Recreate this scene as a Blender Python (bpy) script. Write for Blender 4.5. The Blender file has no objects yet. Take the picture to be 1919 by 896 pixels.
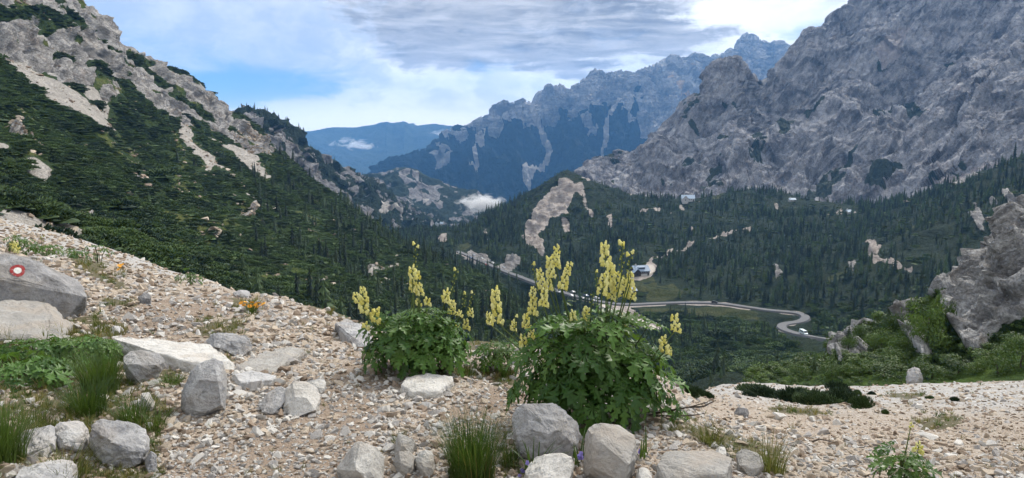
import bpy, bmesh, math, random
import numpy as np
from mathutils import Vector, Matrix, Euler, Quaternion
rng = np.random.default_rng(11); random.seed(11)
scene = bpy.context.scene
COL = scene.collection
R = math.radians

# ------------------------------------------------------------------ camera
FPX, PW, PH = 1274.0, 1919.0, 896.0      # focal length in photo pixels, photo size
PITCH, EYE = R(7.3), 1.55
cd = bpy.data.cameras.new('camera'); cam = bpy.data.objects.new('camera', cd); COL.objects.link(cam)
cd.sensor_fit = 'HORIZONTAL'; cd.sensor_width = 36; cd.lens = 36 * FPX / PW
cd.clip_start = 0.05; cd.clip_end = 60000
cam.location = (0, 0, EYE); cam.rotation_euler = (math.pi / 2 - PITCH, 0, 0)
scene.camera = cam
CP, SP = math.cos(PITCH), math.sin(PITCH)

def px(u, v, D):
    """photo pixel + horizontal distance -> world point(s)"""
    u, v, D = np.broadcast_arrays(np.asarray(u, float), np.asarray(v, float), np.asarray(D, float))
    dx = u - 959.5; dy = 448 - v
    y = FPX * CP + dy * SP; z = -FPX * SP + dy * CP
    L = np.hypot(dx, y)
    return np.stack([dx / L * D, y / L * D, EYE + z / L * D], -1)
def unpx(P):
    P = np.asarray(P, float); x, y, z = P[..., 0], P[..., 1], P[..., 2] - EYE
    yc = np.maximum(y * CP - z * SP, 1e-6); zc = y * SP + z * CP
    return 959.5 + FPX * x / yc, 448 - FPX * zc / yc

# ------------------------------------------------------------------ node helpers
def nd(nt, typ, ins=None, **props):
    n = nt.nodes.new(typ)
    for k, v in props.items(): setattr(n, k, v)
    for k, v in (ins or {}).items():
        if isinstance(v, bpy.types.NodeSocket): nt.links.new(v, n.inputs[k])
        else: n.inputs[k].default_value = v
    return n
def ma(nt, op, a, b=None, c=None, clamp=False):
    ins = {0: a}
    if b is not None: ins[1] = b
    if c is not None: ins[2] = c
    return nd(nt, 'ShaderNodeMath', ins, operation=op, use_clamp=clamp).outputs[0]
def c4(c): return tuple(c) + (1,) if len(c) == 3 else tuple(c)
def mx(nt, f, a, b, blend='MIX'):
    n = nt.nodes.new('ShaderNodeMix'); n.data_type = 'RGBA'; n.blend_type = blend
    for i, v in ((0, f), (6, a), (7, b)):
        if isinstance(v, bpy.types.NodeSocket): nt.links.new(v, n.inputs[i])
        else: n.inputs[i].default_value = c4(v) if i > 0 else v
    return n.outputs[2]
def noise(nt, vec, scale, detail=6, rough=.6, dist=0., out='Fac'):
    return nd(nt, 'ShaderNodeTexNoise', {'Vector': vec, 'Scale': scale, 'Detail': detail, 'Roughness': rough, 'Distortion': dist}).outputs[out]
def sstep(nt, x, lo, hi):
    n = nd(nt, 'ShaderNodeMapRange', {'Value': x, 'From Min': lo, 'From Max': hi}, interpolation_type='SMOOTHSTEP')
    return n.outputs[0]
def vscale(nt, vec, s, rot=(0, 0, 0)):
    return nd(nt, 'ShaderNodeMapping', {'Vector': vec, 'Scale': s, 'Rotation': rot}).outputs[0]

# ------------------------------------------------------------------ sky, sun, exposure
SUN_AZ, SUN_EL = R(36), R(46)            # azimuth measured from +y (view direction) towards +x
def build_world():
    w = bpy.data.worlds.new('World'); scene.world = w; w.use_nodes = True
    nt = w.node_tree; nt.nodes.clear()
    sky = nd(nt, 'ShaderNodeTexSky', sky_type='NISHITA', sun_disc=False, sun_elevation=SUN_EL,
             sun_rotation=SUN_AZ, air_density=1.0, dust_density=0.6, ozone_density=2.0, altitude=1700)
    d = nd(nt, 'ShaderNodeTexCoord').outputs['Generated']
    s = nd(nt, 'ShaderNodeSeparateXYZ', {0: d}); X, Y, Z = s.outputs
    az = ma(nt, 'MULTIPLY', ma(nt, 'ARCTAN2', X, Y), 57.2958)
    el = ma(nt, 'MULTIPLY', ma(nt, 'ARCSINE', Z), 57.2958)
    # layered cloud coordinates: stretched sideways towards the horizon
    cz = nd(nt, 'ShaderNodeCombineXYZ', {0: X, 1: Y, 2: ma(nt, 'MULTIPLY', ma(nt, 'POWER', ma(nt, 'ABSOLUTE', Z), .8), 2.6)}).outputs[0]
    wv = nd(nt, 'ShaderNodeTexNoise', {'Vector': cz, 'Scale': 5., 'Detail': 4, 'Roughness': .55}).outputs['Color']
    wv = nd(nt, 'ShaderNodeVectorMath', {0: wv, 1: (.5, .5, .5)}, operation='SUBTRACT').outputs[0]
    def warped(k): 
        t = nd(nt, 'ShaderNodeVectorMath', {0: wv, 'Scale': k}, operation='SCALE').outputs[0]
        return nd(nt, 'ShaderNodeVectorMath', {0: cz, 1: t}, operation='ADD').outputs[0]
    n1 = noise(nt, warped(.25), 6.0, 6, .58)
    d2 = nd(nt, 'ShaderNodeVectorMath', {0: vscale(nt, d, (1, 1, 1.5)), 1: nd(nt, 'ShaderNodeVectorMath', {0: wv, 'Scale': .10}, operation='SCALE').outputs[0]}, operation='ADD').outputs[0]
    n2 = noise(nt, d2, 15.0, 7, .62)
    streak = noise(nt, vscale(nt, warped(.12), (1, 1, 3.2)), 9.0, 5, .55)
    wx = nd(nt, 'ShaderNodeSeparateXYZ', {0: wv})
    def blob(a0, e0, sa, se, wob=1.):
        a = ma(nt, 'DIVIDE', ma(nt, 'SUBTRACT', ma(nt, 'ADD', az, ma(nt, 'MULTIPLY', wx.outputs[0], 14 * wob)), a0), sa)
        e = ma(nt, 'DIVIDE', ma(nt, 'SUBTRACT', ma(nt, 'ADD', el, ma(nt, 'MULTIPLY', wx.outputs[1], 5 * wob)), e0), se)
        r2 = ma(nt, 'ADD', ma(nt, 'POWER', ma(nt, 'ABSOLUTE', a), 2.), ma(nt, 'POWER', ma(nt, 'ABSOLUTE', e), 2.))
        return ma(nt, 'POWER', 2.71828, ma(nt, 'MULTIPLY', r2, -1.))
    def addm(*xs):
        r = xs[0]
        for x in xs[1:]: r = ma(nt, 'ADD', r, x)
        return r
    def mul(a, b): return ma(nt, 'MULTIPLY', a, b)
    # cloud cover 0..1: a blue window low on the left, another high up, thin gaps elsewhere
    blue = addm(mul(blob(-22, 4.8, 8.5, 1.5, .6), .88), mul(blob(-12.5, 12.8, 2.4, 1.0, .5), .9), mul(blob(-28, 7.4, 8, 1.2, .5), .3), mul(blob(28, 8.6, 4.5, .7, .5), .8), mul(blob(-2.5, 6.6, 3.0, .9, .9), .4))
    n1c = sstep(nt, n1, .30, .70)
    cover = ma(nt, 'SUBTRACT', addm(.86, mul(ma(nt, 'SUBTRACT', n1c, .5), .55)), mul(blue, .95))
    cover = sstep(nt, cover, .05, .75)
    # thick grey shelf ahead and its small lobes; the deck goes on overhead, broken
    shelf = addm(mul(blob(1.5, 9.9, 12.5, 2.9, .55), 1.55), mul(blob(-4, 11.6, 7, 3.0, .7), .8), mul(blob(9, 9.0, 7, 1.4, .3), .55), mul(blob(23, 13.2, 6, 1.1, .4), 1.0), mul(blob(-6, 6.9, 3, .8, .8), .45), mul(blob(4, 6.5, 6, .6, .8), .45))
    hi = sstep(nt, el, 18, 34)
    shelf = addm(mul(shelf, ma(nt, 'SUBTRACT', 1., hi)), mul(hi, .25))
    dk = addm(shelf, mul(ma(nt, 'SUBTRACT', streak, .5), 1.0), mul(ma(nt, 'SUBTRACT', n2, .5), 1.9))
    dk = sstep(nt, dk, .34, .88)
    puff = sstep(nt, addm(n2, mul(ma(nt, 'SUBTRACT', n1, .5), .8)), .40, .64)
    right = ma(nt, 'MAXIMUM', ma(nt, 'MAXIMUM', sstep(nt, ma(nt, 'ADD', az, mul(wx.outputs[0], 10.)), -19., -9.), hi), sstep(nt, ma(nt, 'ABSOLUTE', az), 60., 90.))
    soft = mx(nt, sstep(nt, n2, .30, .70), (3.9, 4.5, 5.4), (5.8, 6.1, 6.5))
    white = mx(nt, puff, (5.6, 5.9, 6.4), (9.4, 9.2, 8.8))
    light = mx(nt, right, soft, white)
    bright = addm(mul(blob(16, 11.2, 6.5, 2.4, .5), .75), mul(blob(9, 8.4, 8, 1.8, .6), .35), mul(blob(4, 6.2, 12, 1.5, .7), .5), mul(blob(22, 9.6, 7, 1.5, .4), .6))
    light = mx(nt, ma(nt, 'MINIMUM', bright, 1.), light, (10.5, 10.5, 10.4))
    dark = mx(nt, sstep(nt, ma(nt, 'ADD', ma(nt, 'MULTIPLY', streak, .5), ma(nt, 'MULTIPLY', n2, .5)), .38, .60), (5.4, 5.2, 5.0), (2.0, 1.9, 1.85))
    dark = mx(nt, ma(nt, 'MULTIPLY', puff, .5), dark, (6.0, 5.8, 5.6))
    cc = mx(nt, dk, light, dark)
    veil = mul(blob(-9, 2.2, 32, 1.9, .3), 1.0)
    cc = mx(nt, veil, cc, (11.5, 10.8, 9.4))
    cover = ma(nt, 'MAXIMUM', cover, mul(veil, .9))
    base = nd(nt, 'ShaderNodeVectorMath', {0: sky.outputs[0], 1: (.50, .64, .80)}, operation='MULTIPLY').outputs[0]
    tot = mx(nt, cover, base, cc)
    bg = nd(nt, 'ShaderNodeBackground', {'Color': tot, 'Strength': .10})
    nt.links.new(bg.outputs[0], nd(nt, 'ShaderNodeOutputWorld').inputs[0])
    w.cycles.sampling_method = 'MANUAL'; w.cycles.sample_map_resolution = 512
build_world()
sd = bpy.data.lights.new('sun', 'SUN'); sd.energy = 3.2; sd.angle = R(10); sd.color = (1, .95, .88)
sun = bpy.data.objects.new('sun', sd); COL.objects.link(sun)
sv = Vector((math.sin(SUN_AZ) * math.cos(SUN_EL), math.cos(SUN_AZ) * math.cos(SUN_EL), math.sin(SUN_EL)))
sun.rotation_euler = sv.to_track_quat('Z', 'Y').to_euler()
vs = scene.view_settings; vs.view_transform = 'Standard'; vs.look = 'None'; vs.exposure = 0.60; vs.gamma = 1; vs.use_curve_mapping = False
scene.render.engine = 'CYCLES'
cy = scene.cycles
cy.max_bounces = 6; cy.diffuse_bounces = 2; cy.glossy_bounces = 1; cy.transmission_bounces = 3; cy.transparent_max_bounces = 8; cy.volume_bounces = 1
cy.use_denoising = True; cy.use_adaptive_sampling = True; cy.adaptive_threshold = .03
cy.caustics_reflective = False; cy.caustics_refractive = False

# ------------------------------------------------------------------ numpy noise
_perm = rng.permutation(512).astype(np.int64)
_g = rng.normal(size=(512, 3)); _g /= np.linalg.norm(_g, axis=1)[:, None]
def perlin(p):
    p = np.asarray(p, float); sh = p.shape[:-1]; p = p.reshape(-1, 3)
    i = np.floor(p).astype(np.int64); f = p - i; w = f * f * f * (f * (f * 6 - 15) + 10)
    def gr(ox, oy, oz):
        h = _perm[(i[:, 0] + ox) & 511]; h = _perm[(h + i[:, 1] + oy) & 511]; h = _perm[(h + i[:, 2] + oz) & 511]
        g = _g[h]; return g[:, 0] * (f[:, 0] - ox) + g[:, 1] * (f[:, 1] - oy) + g[:, 2] * (f[:, 2] - oz)
    def L(a, b, t): return a + (b - a) * t
    x0 = L(L(gr(0,0,0), gr(1,0,0), w[:,0]), L(gr(0,1,0), gr(1,1,0), w[:,0]), w[:,1])
    x1 = L(L(gr(0,0,1), gr(1,0,1), w[:,0]), L(gr(0,1,1), gr(1,1,1), w[:,0]), w[:,1])
    return L(x0, x1, w[:,2]).reshape(sh) * 1.5
def fbm(p, octs=5, gain=.5, lac=2.07):
    p = np.asarray(p, float); s = 0; a = 1
    for k in range(octs): s = s + a * perlin(p + 13.7 * k); p = p * lac; a *= gain
    return s
def ridged(p, octs=5, gain=.55, lac=2.1):
    p = np.asarray(p, float); s = 0; a = 1; t = 0
    for k in range(octs): s = s + a * (1 - np.abs(perlin(p + 7.3 * k)) * 1.6); t += a; p = p * lac; a *= gain
    return s / t
_jt = rng.random((512, 3)); _hh = rng.uniform(-1, 1, 512)
def facets(p, tilt=.6, step=.35):
    """broken rock: flat tilted faces meeting in sharp edges"""
    p = np.asarray(p, float); sh = p.shape[:-1]; p = p.reshape(-1, 3); i0 = np.floor(p - .5).astype(np.int64)
    best = np.full(len(p), 1e9); out = np.zeros(len(p))
    for o in np.ndindex(2, 2, 2):
        i = i0 + np.array(o); h = _perm[i[:, 0] & 511]; h = _perm[(h + i[:, 1]) & 511]; h = _perm[(h + i[:, 2]) & 511]
        r = p - i - _jt[h] * .8 - .1; d2 = (r * r).sum(1); m = d2 < best; best[m] = d2[m]
        out[m] = (_hh[h] * step)[m] + (_g[h][m] * r[m]).sum(1) * tilt
    return out.reshape(sh)
def smooth(a, b, x):
    t = np.clip((x - a) / (b - a), 0, 1); return t * t * (3 - 2 * t)
def inpoly(u, v, poly):
    r = np.zeros(np.shape(u), bool); n = len(poly)
    for i in range(n):
        (x1, y1), (x2, y2) = poly[i], poly[(i + 1) % n]
        if y1 == y2: continue
        c = ((y1 > v) != (y2 > v)) & (u < (x2 - x1) * (v - y1) / (y2 - y1) + x1); r ^= c
    return r
def segdist(u, v, line):
    d = np.full(np.shape(u), 1e9)
    for (x1, y1), (x2, y2) in zip(line[:-1], line[1:]):
        t = np.clip(((u - x1) * (x2 - x1) + (v - y1) * (y2 - y1)) / max((x2 - x1) ** 2 + (y2 - y1) ** 2, 1e-9), 0, 1)
        d = np.minimum(d, np.hypot(u - x1 - t * (x2 - x1), v - y1 - t * (y2 - y1)))
    return d

# ------------------------------------------------------------------ object helpers
def link(o, parent=None, label=None, cat=None, group=None, kind=None):
    COL.objects.link(o)
    if parent is not None: o.parent = parent
    for k, v in (('label', label), ('category', cat), ('group', group), ('kind', kind)):
        if v: o[k] = v
    return o
def meshobj(name, verts, faces, mat=None, parent=None, smooth_=False, **kw):
    me = bpy.data.meshes.new(name); me.from_pydata([tuple(map(float, q)) for q in verts], [], [tuple(map(int, q)) for q in faces]); me.update()
    if mat is not None: me.materials.append(mat)
    if smooth_: me.polygons.foreach_set('use_smooth', [True] * len(me.polygons))
    return link(bpy.data.objects.new(name, me), parent, **kw)
def mkmesh(name, verts, faces, mats=(), midx=None, smooth_=False):
    me = bpy.data.meshes.new(name); me.from_pydata([tuple(map(float, q)) for q in verts], [], [tuple(map(int, q)) for q in faces]); me.update()
    for m in mats: me.materials.append(m)
    if midx is not None: me.polygons.foreach_set('material_index', np.asarray(midx, np.int32))
    if smooth_: me.polygons.foreach_set('use_smooth', [True] * len(me.polygons))
    return me
def inst(name, me, loc=(0, 0, 0), rot=(0, 0, 0), scl=(1, 1, 1), parent=None, **kw):
    o = bpy.data.objects.new(name, me); o.location = loc
    if isinstance(rot, Quaternion): o.rotation_euler = rot.to_euler()
    else: o.rotation_euler = rot
    o.scale = scl if hasattr(scl, '__len__') else (scl,) * 3
    return link(o, parent, **kw)
def empty(name, loc, rot=(0, 0, 0), scl=1., **kw):
    o = bpy.data.objects.new(name, None); o.location = loc; o.rotation_euler = rot; o.scale = (scl,) * 3; o.empty_display_size = .1
    return link(o, None, **kw)
def gridmesh(name, P, mat, masks=None, smooth_=True, **kw):
    nt_, nu = P.shape[:2]
    idx = np.arange(nt_ * nu).reshape(nt_, nu)
    q = np.stack([idx[:-1, :-1], idx[:-1, 1:], idx[1:, 1:], idx[1:, :-1]], -1).reshape(-1, 4)
    me = bpy.data.meshes.new(name)
    me.vertices.add(nt_ * nu); me.vertices.foreach_set('co', P.reshape(-1).astype(np.float32))
    me.loops.add(q.size); me.loops.foreach_set('vertex_index', q.reshape(-1).astype(np.int32))
    me.polygons.add(len(q)); me.polygons.foreach_set('loop_start', np.arange(0, q.size, 4, dtype=np.int32))
    me.polygons.foreach_set('loop_total', np.full(len(q), 4, np.int32))
    me.update(calc_edges=True); me.validate()
    me.polygons.foreach_set('use_smooth', [smooth_] * len(q))
    if masks is not None:
        a = me.color_attributes.new('mask', 'FLOAT_COLOR', 'POINT')
        a.data.foreach_set('color', np.concatenate([masks.reshape(-1, 3), np.ones((nt_ * nu, 1))], 1).reshape(-1).astype(np.float32))
    me.materials.append(mat)
    return link(bpy.data.objects.new(name, me), None, **kw)
def raycast(o, u, v):
    p = px(u, v, 1.0); d = Vector(p) - Vector((0, 0, EYE)); d.normalize()
    ok, loc, nor, _ = o.ray_cast(Vector((0, 0, EYE)), d)
    return (loc, nor) if ok else (None, None)

# ------------------------------------------------------------------ terrain materials
def terrain_mat(name, S, rock=((.20, .20, .22), (.42, .41, .41)), soil=(.018, .030, .014), grass=((.055, .075, .018), (.12, .12, .04)),
                scree=((.36, .33, .30), (.55, .52, .48)), warm=.25, strata=(0, 0, 0), bump=1.0, forest=((.012, .026, .014), (.035, .055, .026))):
    """S = size in metres of the coarsest texture feature. mask r=rock g=grass b=scree, else woodland floor"""
    m = bpy.data.materials.new(name); m.use_nodes = True; nt = m.node_tree; nt.nodes.clear()
    co = nd(nt, 'ShaderNodeTexCoord').outputs['Object']
    P = vscale(nt, co, (1 / S,) * 3)
    at = nd(nt, 'ShaderNodeSeparateColor', {0: nd(nt, 'ShaderNodeAttribute', attribute_name='mask').outputs['Color']})
    st = vscale(nt, vscale(nt, P, (1, 1, 1), strata), (.45, .45, 1.9))
    nA = noise(nt, P, 1.4, 10, .62, .3); nB = noise(nt, st, 4., 10, .62, .4); nC = noise(nt, P, 21., 6, .7)
    crack = nd(nt, 'ShaderNodeTexVoronoi', {'Vector': nd(nt, 'ShaderNodeVectorMath', {0: st, 1: nd(nt, 'ShaderNodeTexNoise', {'Vector': P, 'Scale': 6., 'Detail': 4}).outputs['Color']}, operation='ADD').outputs[0], 'Scale': 5.}, feature='DISTANCE_TO_EDGE').outputs[0]
    mixn = ma(nt, 'ADD', ma(nt, 'MULTIPLY', nA, .45), ma(nt, 'ADD', ma(nt, 'MULTIPLY', nB, .35), ma(nt, 'MULTIPLY', nC, .20)))
    rc = mx(nt, sstep(nt, mixn, .40, .60), rock[0], rock[1])
    rc = mx(nt, ma(nt, 'MULTIPLY', sstep(nt, noise(nt, P, 3.1, 5, .6), .52, .68), warm), rc, (.40, .31, .24))
    rc = mx(nt, ma(nt, 'MULTIPLY', sstep(nt, crack, .05, .0), .4), rc, tuple(x * .35 for x in rock[0]))
    fc = mx(nt, sstep(nt, ma(nt, 'ADD', ma(nt, 'MULTIPLY', nC, .6), ma(nt, 'MULTIPLY', nA, .4)), .38, .62), forest[0], forest[1])
    gc = mx(nt, sstep(nt, mixn, .40, .60), grass[0], grass[1])
    sc = mx(nt, sstep(nt, ma(nt, 'ADD', ma(nt, 'MULTIPLY', nB, .5), ma(nt, 'MULTIPLY', nC, .5)), .38, .62), scree[0], scree[1])
    def edge(a, k): return sstep(nt, ma(nt, 'ADD', a, ma(nt, 'MULTIPLY', ma(nt, 'SUBTRACT', mixn, .5), k)), .40, .60)
    c = mx(nt, edge(at.outputs[1], 1.6), fc, gc)
    c = mx(nt, edge(at.outputs[2], 1.3), c, sc)
    re = edge(at.outputs[0], 1.5)
    c = mx(nt, re, c, rc)
    h = ma(nt, 'ADD', ma(nt, 'MULTIPLY', nB, .6), ma(nt, 'ADD', ma(nt, 'MULTIPLY', nA, .5), ma(nt, 'ADD', ma(nt, 'MULTIPLY', nC, .22), ma(nt, 'MULTIPLY', sstep(nt, crack, 0., .08), .10))))
    b = nd(nt, 'ShaderNodeBump', {'Height': h, 'Strength': 1., 'Distance': S * .26 * bump})
    bs = nd(nt, 'ShaderNodeBsdfPrincipled', {'Base Color': c, 'Roughness': .95, 'Normal': b.outputs[0], 'Specular IOR Level': .12})
    nt.links.new(bs.outputs[0], nd(nt, 'ShaderNodeOutputMaterial').inputs[0])
    return m

def pchip(Y, t):
    """Y (K, ...) at integer knots, monotone cubic at t in [0,K-1]"""
    K = len(Y); d = np.diff(Y, axis=0); m = np.zeros_like(Y)
    m[0] = d[0]; m[-1] = d[-1]
    if K > 2:
        a, b = d[:-1], d[1:]; same = a * b > 0
        m[1:-1] = np.where(same, 2 * a * b / np.where(same, a + b, 1), 0)
    i = np.clip(np.floor(t).astype(int), 0, K - 2); f = (t - i).reshape((-1,) + (1,) * (Y.ndim - 1))
    h00 = 2*f**3 - 3*f**2 + 1; h10 = f**3 - 2*f**2 + f; h01 = -2*f**3 + 3*f**2; h11 = f**3 - f**2
    return h00 * Y[i] + h10 * m[i] + h01 * Y[i + 1] + h11 * m[i + 1]
class Sheet: pass
def sheet(name, rows, nu, subs, mat, disp=None, maskf=None, back=(1.25, .55), u0=None, u1=None, label=None, jag=0., flat=False):
    """a piece of terrain lofted through rows of (photo u, photo v, metres away); the last row is the skyline, behind it the ground falls away"""
    u0 = u0 if u0 is not None else rows[0][0][0]; u1 = u1 if u1 is not None else rows[0][-1][0]
    U = np.linspace(u0, u1, nu)
    V, Dm = [], []
    for r in rows:
        r = np.array(r, float)
        V.append(np.interp(U, r[:, 0], r[:, 1])); Dm.append(np.exp(np.interp(U, r[:, 0], np.log(r[:, 2]))))
    if jag:                                       # a broken, toothed skyline
        q = np.stack([U / 26., U * 0 + 3.3, U * 0 + len(name)], -1); V[-1] = V[-1] + jag * (.9 - 1.5 * ridged(q, 4, .6) + .6 * np.abs(perlin(q * 5.3)))
    Pk = [px(U, v, d) for v, d in zip(V, Dm)]
    if back:
        b = Pk[-1].copy(); b[:, :2] *= back[0]; b[:, 2] -= (back[0] - 1) * Dm[-1] * back[1]; Pk.append(b); subs = list(subs) + [8]
    t = np.concatenate([np.linspace(k, k + 1, n, endpoint=False) for k, n in enumerate(subs)] + [[len(Pk) - 1]])
    P = pchip(np.array(Pk), t)
    s = Sheet(); s.name = name
    su, sv_ = unpx(P); 
    s.u, s.v = su, sv_
    du = np.gradient(P, axis=1); dt = np.gradient(P, axis=0)
    Nn = np.cross(du, dt); Nn /= np.linalg.norm(Nn, axis=-1, keepdims=True) + 1e-9
    flip = (Nn * (P - np.array([0, 0, EYE]))).sum(-1) > 0
    Nn = np.where((Nn[..., 2] < 0)[..., None], -Nn, Nn)
    s.N = Nn; s.t = np.broadcast_to(t[:, None], su.shape)
    M = np.zeros(P.shape)
    if maskf is not None: M = maskf(s, P)
    s.M = M
    if disp is not None: P = P + disp(s, P)
    s.P = P
    s.obj = gridmesh(name, P, mat, M, smooth_=not flat, kind='structure')
    if label: s.obj['label'] = label
    return s
def paint(u, v, layers, jit=None):
    """layers: list of (kind, polygon); returns integer map"""
    T = np.zeros(u.shape, int)
    for k, poly in layers: T[inpoly(u, v, poly)] = k
    return T
def onehot(T, soft=4):
    M = np.stack([(T == 1), (T == 2), (T == 3)], -1).astype(float)
    for _ in range(soft):
        Q = M.copy(); Q[1:-1, 1:-1] = (M[1:-1, 1:-1] * 2 + M[:-2, 1:-1] + M[2:, 1:-1] + M[1:-1, :-2] + M[1:-1, 2:]) / 6; M = Q
    return M
def jitter(u, v, P, amp, scale):
    return u + amp * fbm(P / scale, 3), v + amp * .6 * fbm(P / scale + 55., 3)
ROCK, GRASS, SCREE = 1, 2, 3
# ================================================================== far range
def far_disp(s, P):
    return s.N * ((ridged(P / 2500., 6) - .6) * 260)[..., None] * smooth(0, .4, s.t)[..., None] * (1 - .8 * smooth(.9, 1., s.t) * (s.t <= 1))[..., None]
m_far = terrain_mat('far range', 700, forest=((.02, .04, .03), (.05, .07, .05)), bump=.5)
far_range = sheet('far_mountain_range', [
    [(420, 345, 6800), (1080, 345, 6800)],
    [(420, 268, 9000), (520, 262, 9000), (560, 254, 9000), (600, 250, 9000), (640, 248, 9000), (680, 246, 9000), (700, 240, 9000), (725, 233, 9000), (735, 238, 9000), (757, 231, 9000), (775, 238, 9000), (800, 234, 9000), (850, 237, 9000), (900, 258, 9000), (1080, 290, 9000)]],
    300, [70], m_far, far_disp)

# ================================================================== blue ridge across the valley
def blue_mask(s, P):
    u, v = jitter(s.u, s.v, P, 26, 300.)
    u, v = u + 9 * fbm(P / 70., 3), v + 9 * fbm(P / 70. + 9, 3)
    line = np.interp(u, [700, 840, 880, 905, 925, 960, 990, 1020, 1045, 1060, 1090, 1115, 1140, 1165, 1190, 1215, 1245, 1260, 1290, 1330, 1600],
                     [300, 232, 236, 250, 262, 240, 262, 250, 232, 214, 222, 200, 190, 208, 186, 214, 200, 236, 290, 300, 300])
    T = np.where(v < line, ROCK, 0)
    for ln, w in (([(918, 215), (912, 250), (900, 285), (892, 310), (885, 335)], 4), ([(896, 265), (900, 290)], 3), ([(1000, 210), (1015, 250), (1032, 275), (1012, 305), (988, 340), (990, 352)], 5), ([(1160, 180), (1150, 215), (1135, 255), (1130, 285), (1132, 320)], 4), ([(1180, 190), (1176, 215)], 5), ([(1195, 225), (1215, 250), (1230, 258)], 5)):
        T[segdist(s.u + 4 * fbm(P / 150., 2), s.v, ln) < w] = SCREE
    for pl in ([(1185, 215), (1215, 195), (1250, 205), (1258, 240), (1228, 262), (1200, 245)], [(1085, 245), (1105, 240), (1112, 255), (1095, 262)], [(840, 250), (860, 245), (862, 262), (846, 268)], [(812, 320), (850, 290), (854, 298), (816, 330)]):
        T[inpoly(u, v, pl)] = ROCK
    for pl in ([(1255, 150), (1270, 165), (1288, 190), (1275, 190), (1262, 175)], [(1296, 130), (1312, 145), (1335, 138), (1330, 165), (1310, 168), (1306, 150)]):
        T[inpoly(u, v, pl)] = GRASS
    return onehot(T, 3)
def blue_disp(s, P):
    edge = 1 - .93 * np.exp(-((s.t - 2) / .28) ** 2)
    # gullies run down the face, ribs between them
    P = P / BK; q = P.copy(); q[..., 2] *= .22
    rib = ridged(q / 420., 3) - .62
    d = rib * 240 + (ridged(q / 130. + 3, 4) - .6) * 110 + (ridged(q / 50. + 8, 2) - .6) * 22 + facets((q + P) * .5 / 110.) * 60 + facets((q + P) * .5 / 40.) * 20
    return s.N * BK * (d * edge * smooth(0, .5, s.t))[..., None]
blue_sky = [(560, 400, 5200), (640, 365, 5200), (700, 328, 5200), (740, 306, 5200), (780, 287, 5200), (800, 276, 5250), (850, 246, 5300), (870, 238, 5300), (890, 226, 5350), (915, 221, 5400), (925, 206, 5400), (938, 201, 5400), (950, 198, 5400), (962, 193, 5400), (968, 196, 5400), (976, 187, 5400), (985, 190, 5400), (995, 193, 5400), (1005, 177, 5450), (1015, 169, 5450), (1025, 164, 5500), (1036, 162, 5500), (1045, 159, 5500), (1052, 161, 5500), (1060, 166, 5500), (1070, 170, 5500), (1078, 167, 5500), (1090, 161, 5550), (1097, 150, 5550), (1105, 140, 5600), (1117, 129, 5600), (1128, 138, 5600), (1135, 141, 5600), (1146, 132, 5650), (1160, 135, 5700), (1172, 137, 5700), (1182, 143, 5750), (1192, 145, 5800), (1200, 133, 5900), (1212, 124, 5950), (1222, 124, 6000), (1232, 118, 6050), (1243, 110, 6100), (1262, 112, 6200), (1278, 118, 6300), (1290, 112, 6350), (1304, 106, 6400), (1318, 108, 6450), (1326, 113, 6500), (1338, 103, 6550), (1352, 98, 6600), (1362, 95, 6650), (1374, 90, 6700), (1380, 82, 6750), (1388, 74, 6800), (1397, 68, 6800), (1408, 67, 6800), (1420, 73, 6800), (1435, 83, 6800), (1446, 90, 6800), (1452, 82, 6800), (1462, 84, 6800), (1474, 92, 6800), (1520, 120, 6800), (1640, 200, 6800)]
BK = .92
blue_sky = [(u, v, d * BK) for u, v, d in blue_sky]
m_blue = terrain_mat('blue ridge', 260, rock=((.20, .195, .19), (.50, .48, .45)), forest=((.006, .014, .014), (.014, .028, .022)), grass=((.35, .24, .13), (.48, .36, .24)), scree=((.40, .37, .33), (.52, .48, .42)), warm=.2)
blue_ridge = sheet('mountain_ridge', [
    [(u, 415, 3600 * BK) for u, _, _ in blue_sky],
    [(u, v, d * BK) for u, v, d in [(560, 410, 4100), (640, 390, 4200), (740, 350, 4300), (850, 315, 4400), (1000, 270, 4500), (1200, 245, 4600), (1400, 230, 5000), (1640, 260, 5200)]], blue_sky],
    520, [90, 130], m_blue, blue_disp, blue_mask, u0=560, u1=1640, jag=10., flat=True)

# ================================================================== valley floor, ridge and crag on the left of the gap
m_valley = terrain_mat('valley', 60, forest=((.014, .028, .018), (.036, .056, .032)))
valley_floor = sheet('valley_floor', [
    [(560, 480, 760), (1060, 480, 760)], [(560, 448, 1000), (1060, 448, 1000)], [(560, 428, 1500), (1060, 428, 1500)], [(560, 410, 2300), (1060, 410, 2300)], [(560, 405, 3400), (1060, 405, 3400)], [(560, 352, 7200), (1060, 352, 7200)]],
    220, [30, 40, 40, 20, 10], m_valley, lambda s, P: s.N * (fbm(P / 160., 5) * 7)[..., None], back=None)
def vr_mask(s, P):
    u, v = jitter(s.u, s.v, P, 9, 60.); n = fbm(P / 45., 4) + .8 * fbm(P / 14., 3)
    T = np.where(n > .35, ROCK, 0)
    T[inpoly(u, v, [(690, 330), (720, 326), (712, 350), (690, 348)]) & (n > -.1)] = ROCK
    T[inpoly(u, v, [(745, 320), (775, 325), (800, 345), (822, 380), (832, 390), (800, 388), (775, 380), (760, 345)]) & (n > -.35)] = ROCK
    T[inpoly(u, v, [(790, 370), (798, 378), (812, 386), (790, 386)])] = SCREE
    return onehot(T)
m_crag = terrain_mat('crag', 40, rock=((.11, .108, .112), (.34, .33, .325)), forest=((.014, .026, .018), (.034, .050, .032)), strata=(0, R(-38), 0))
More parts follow.
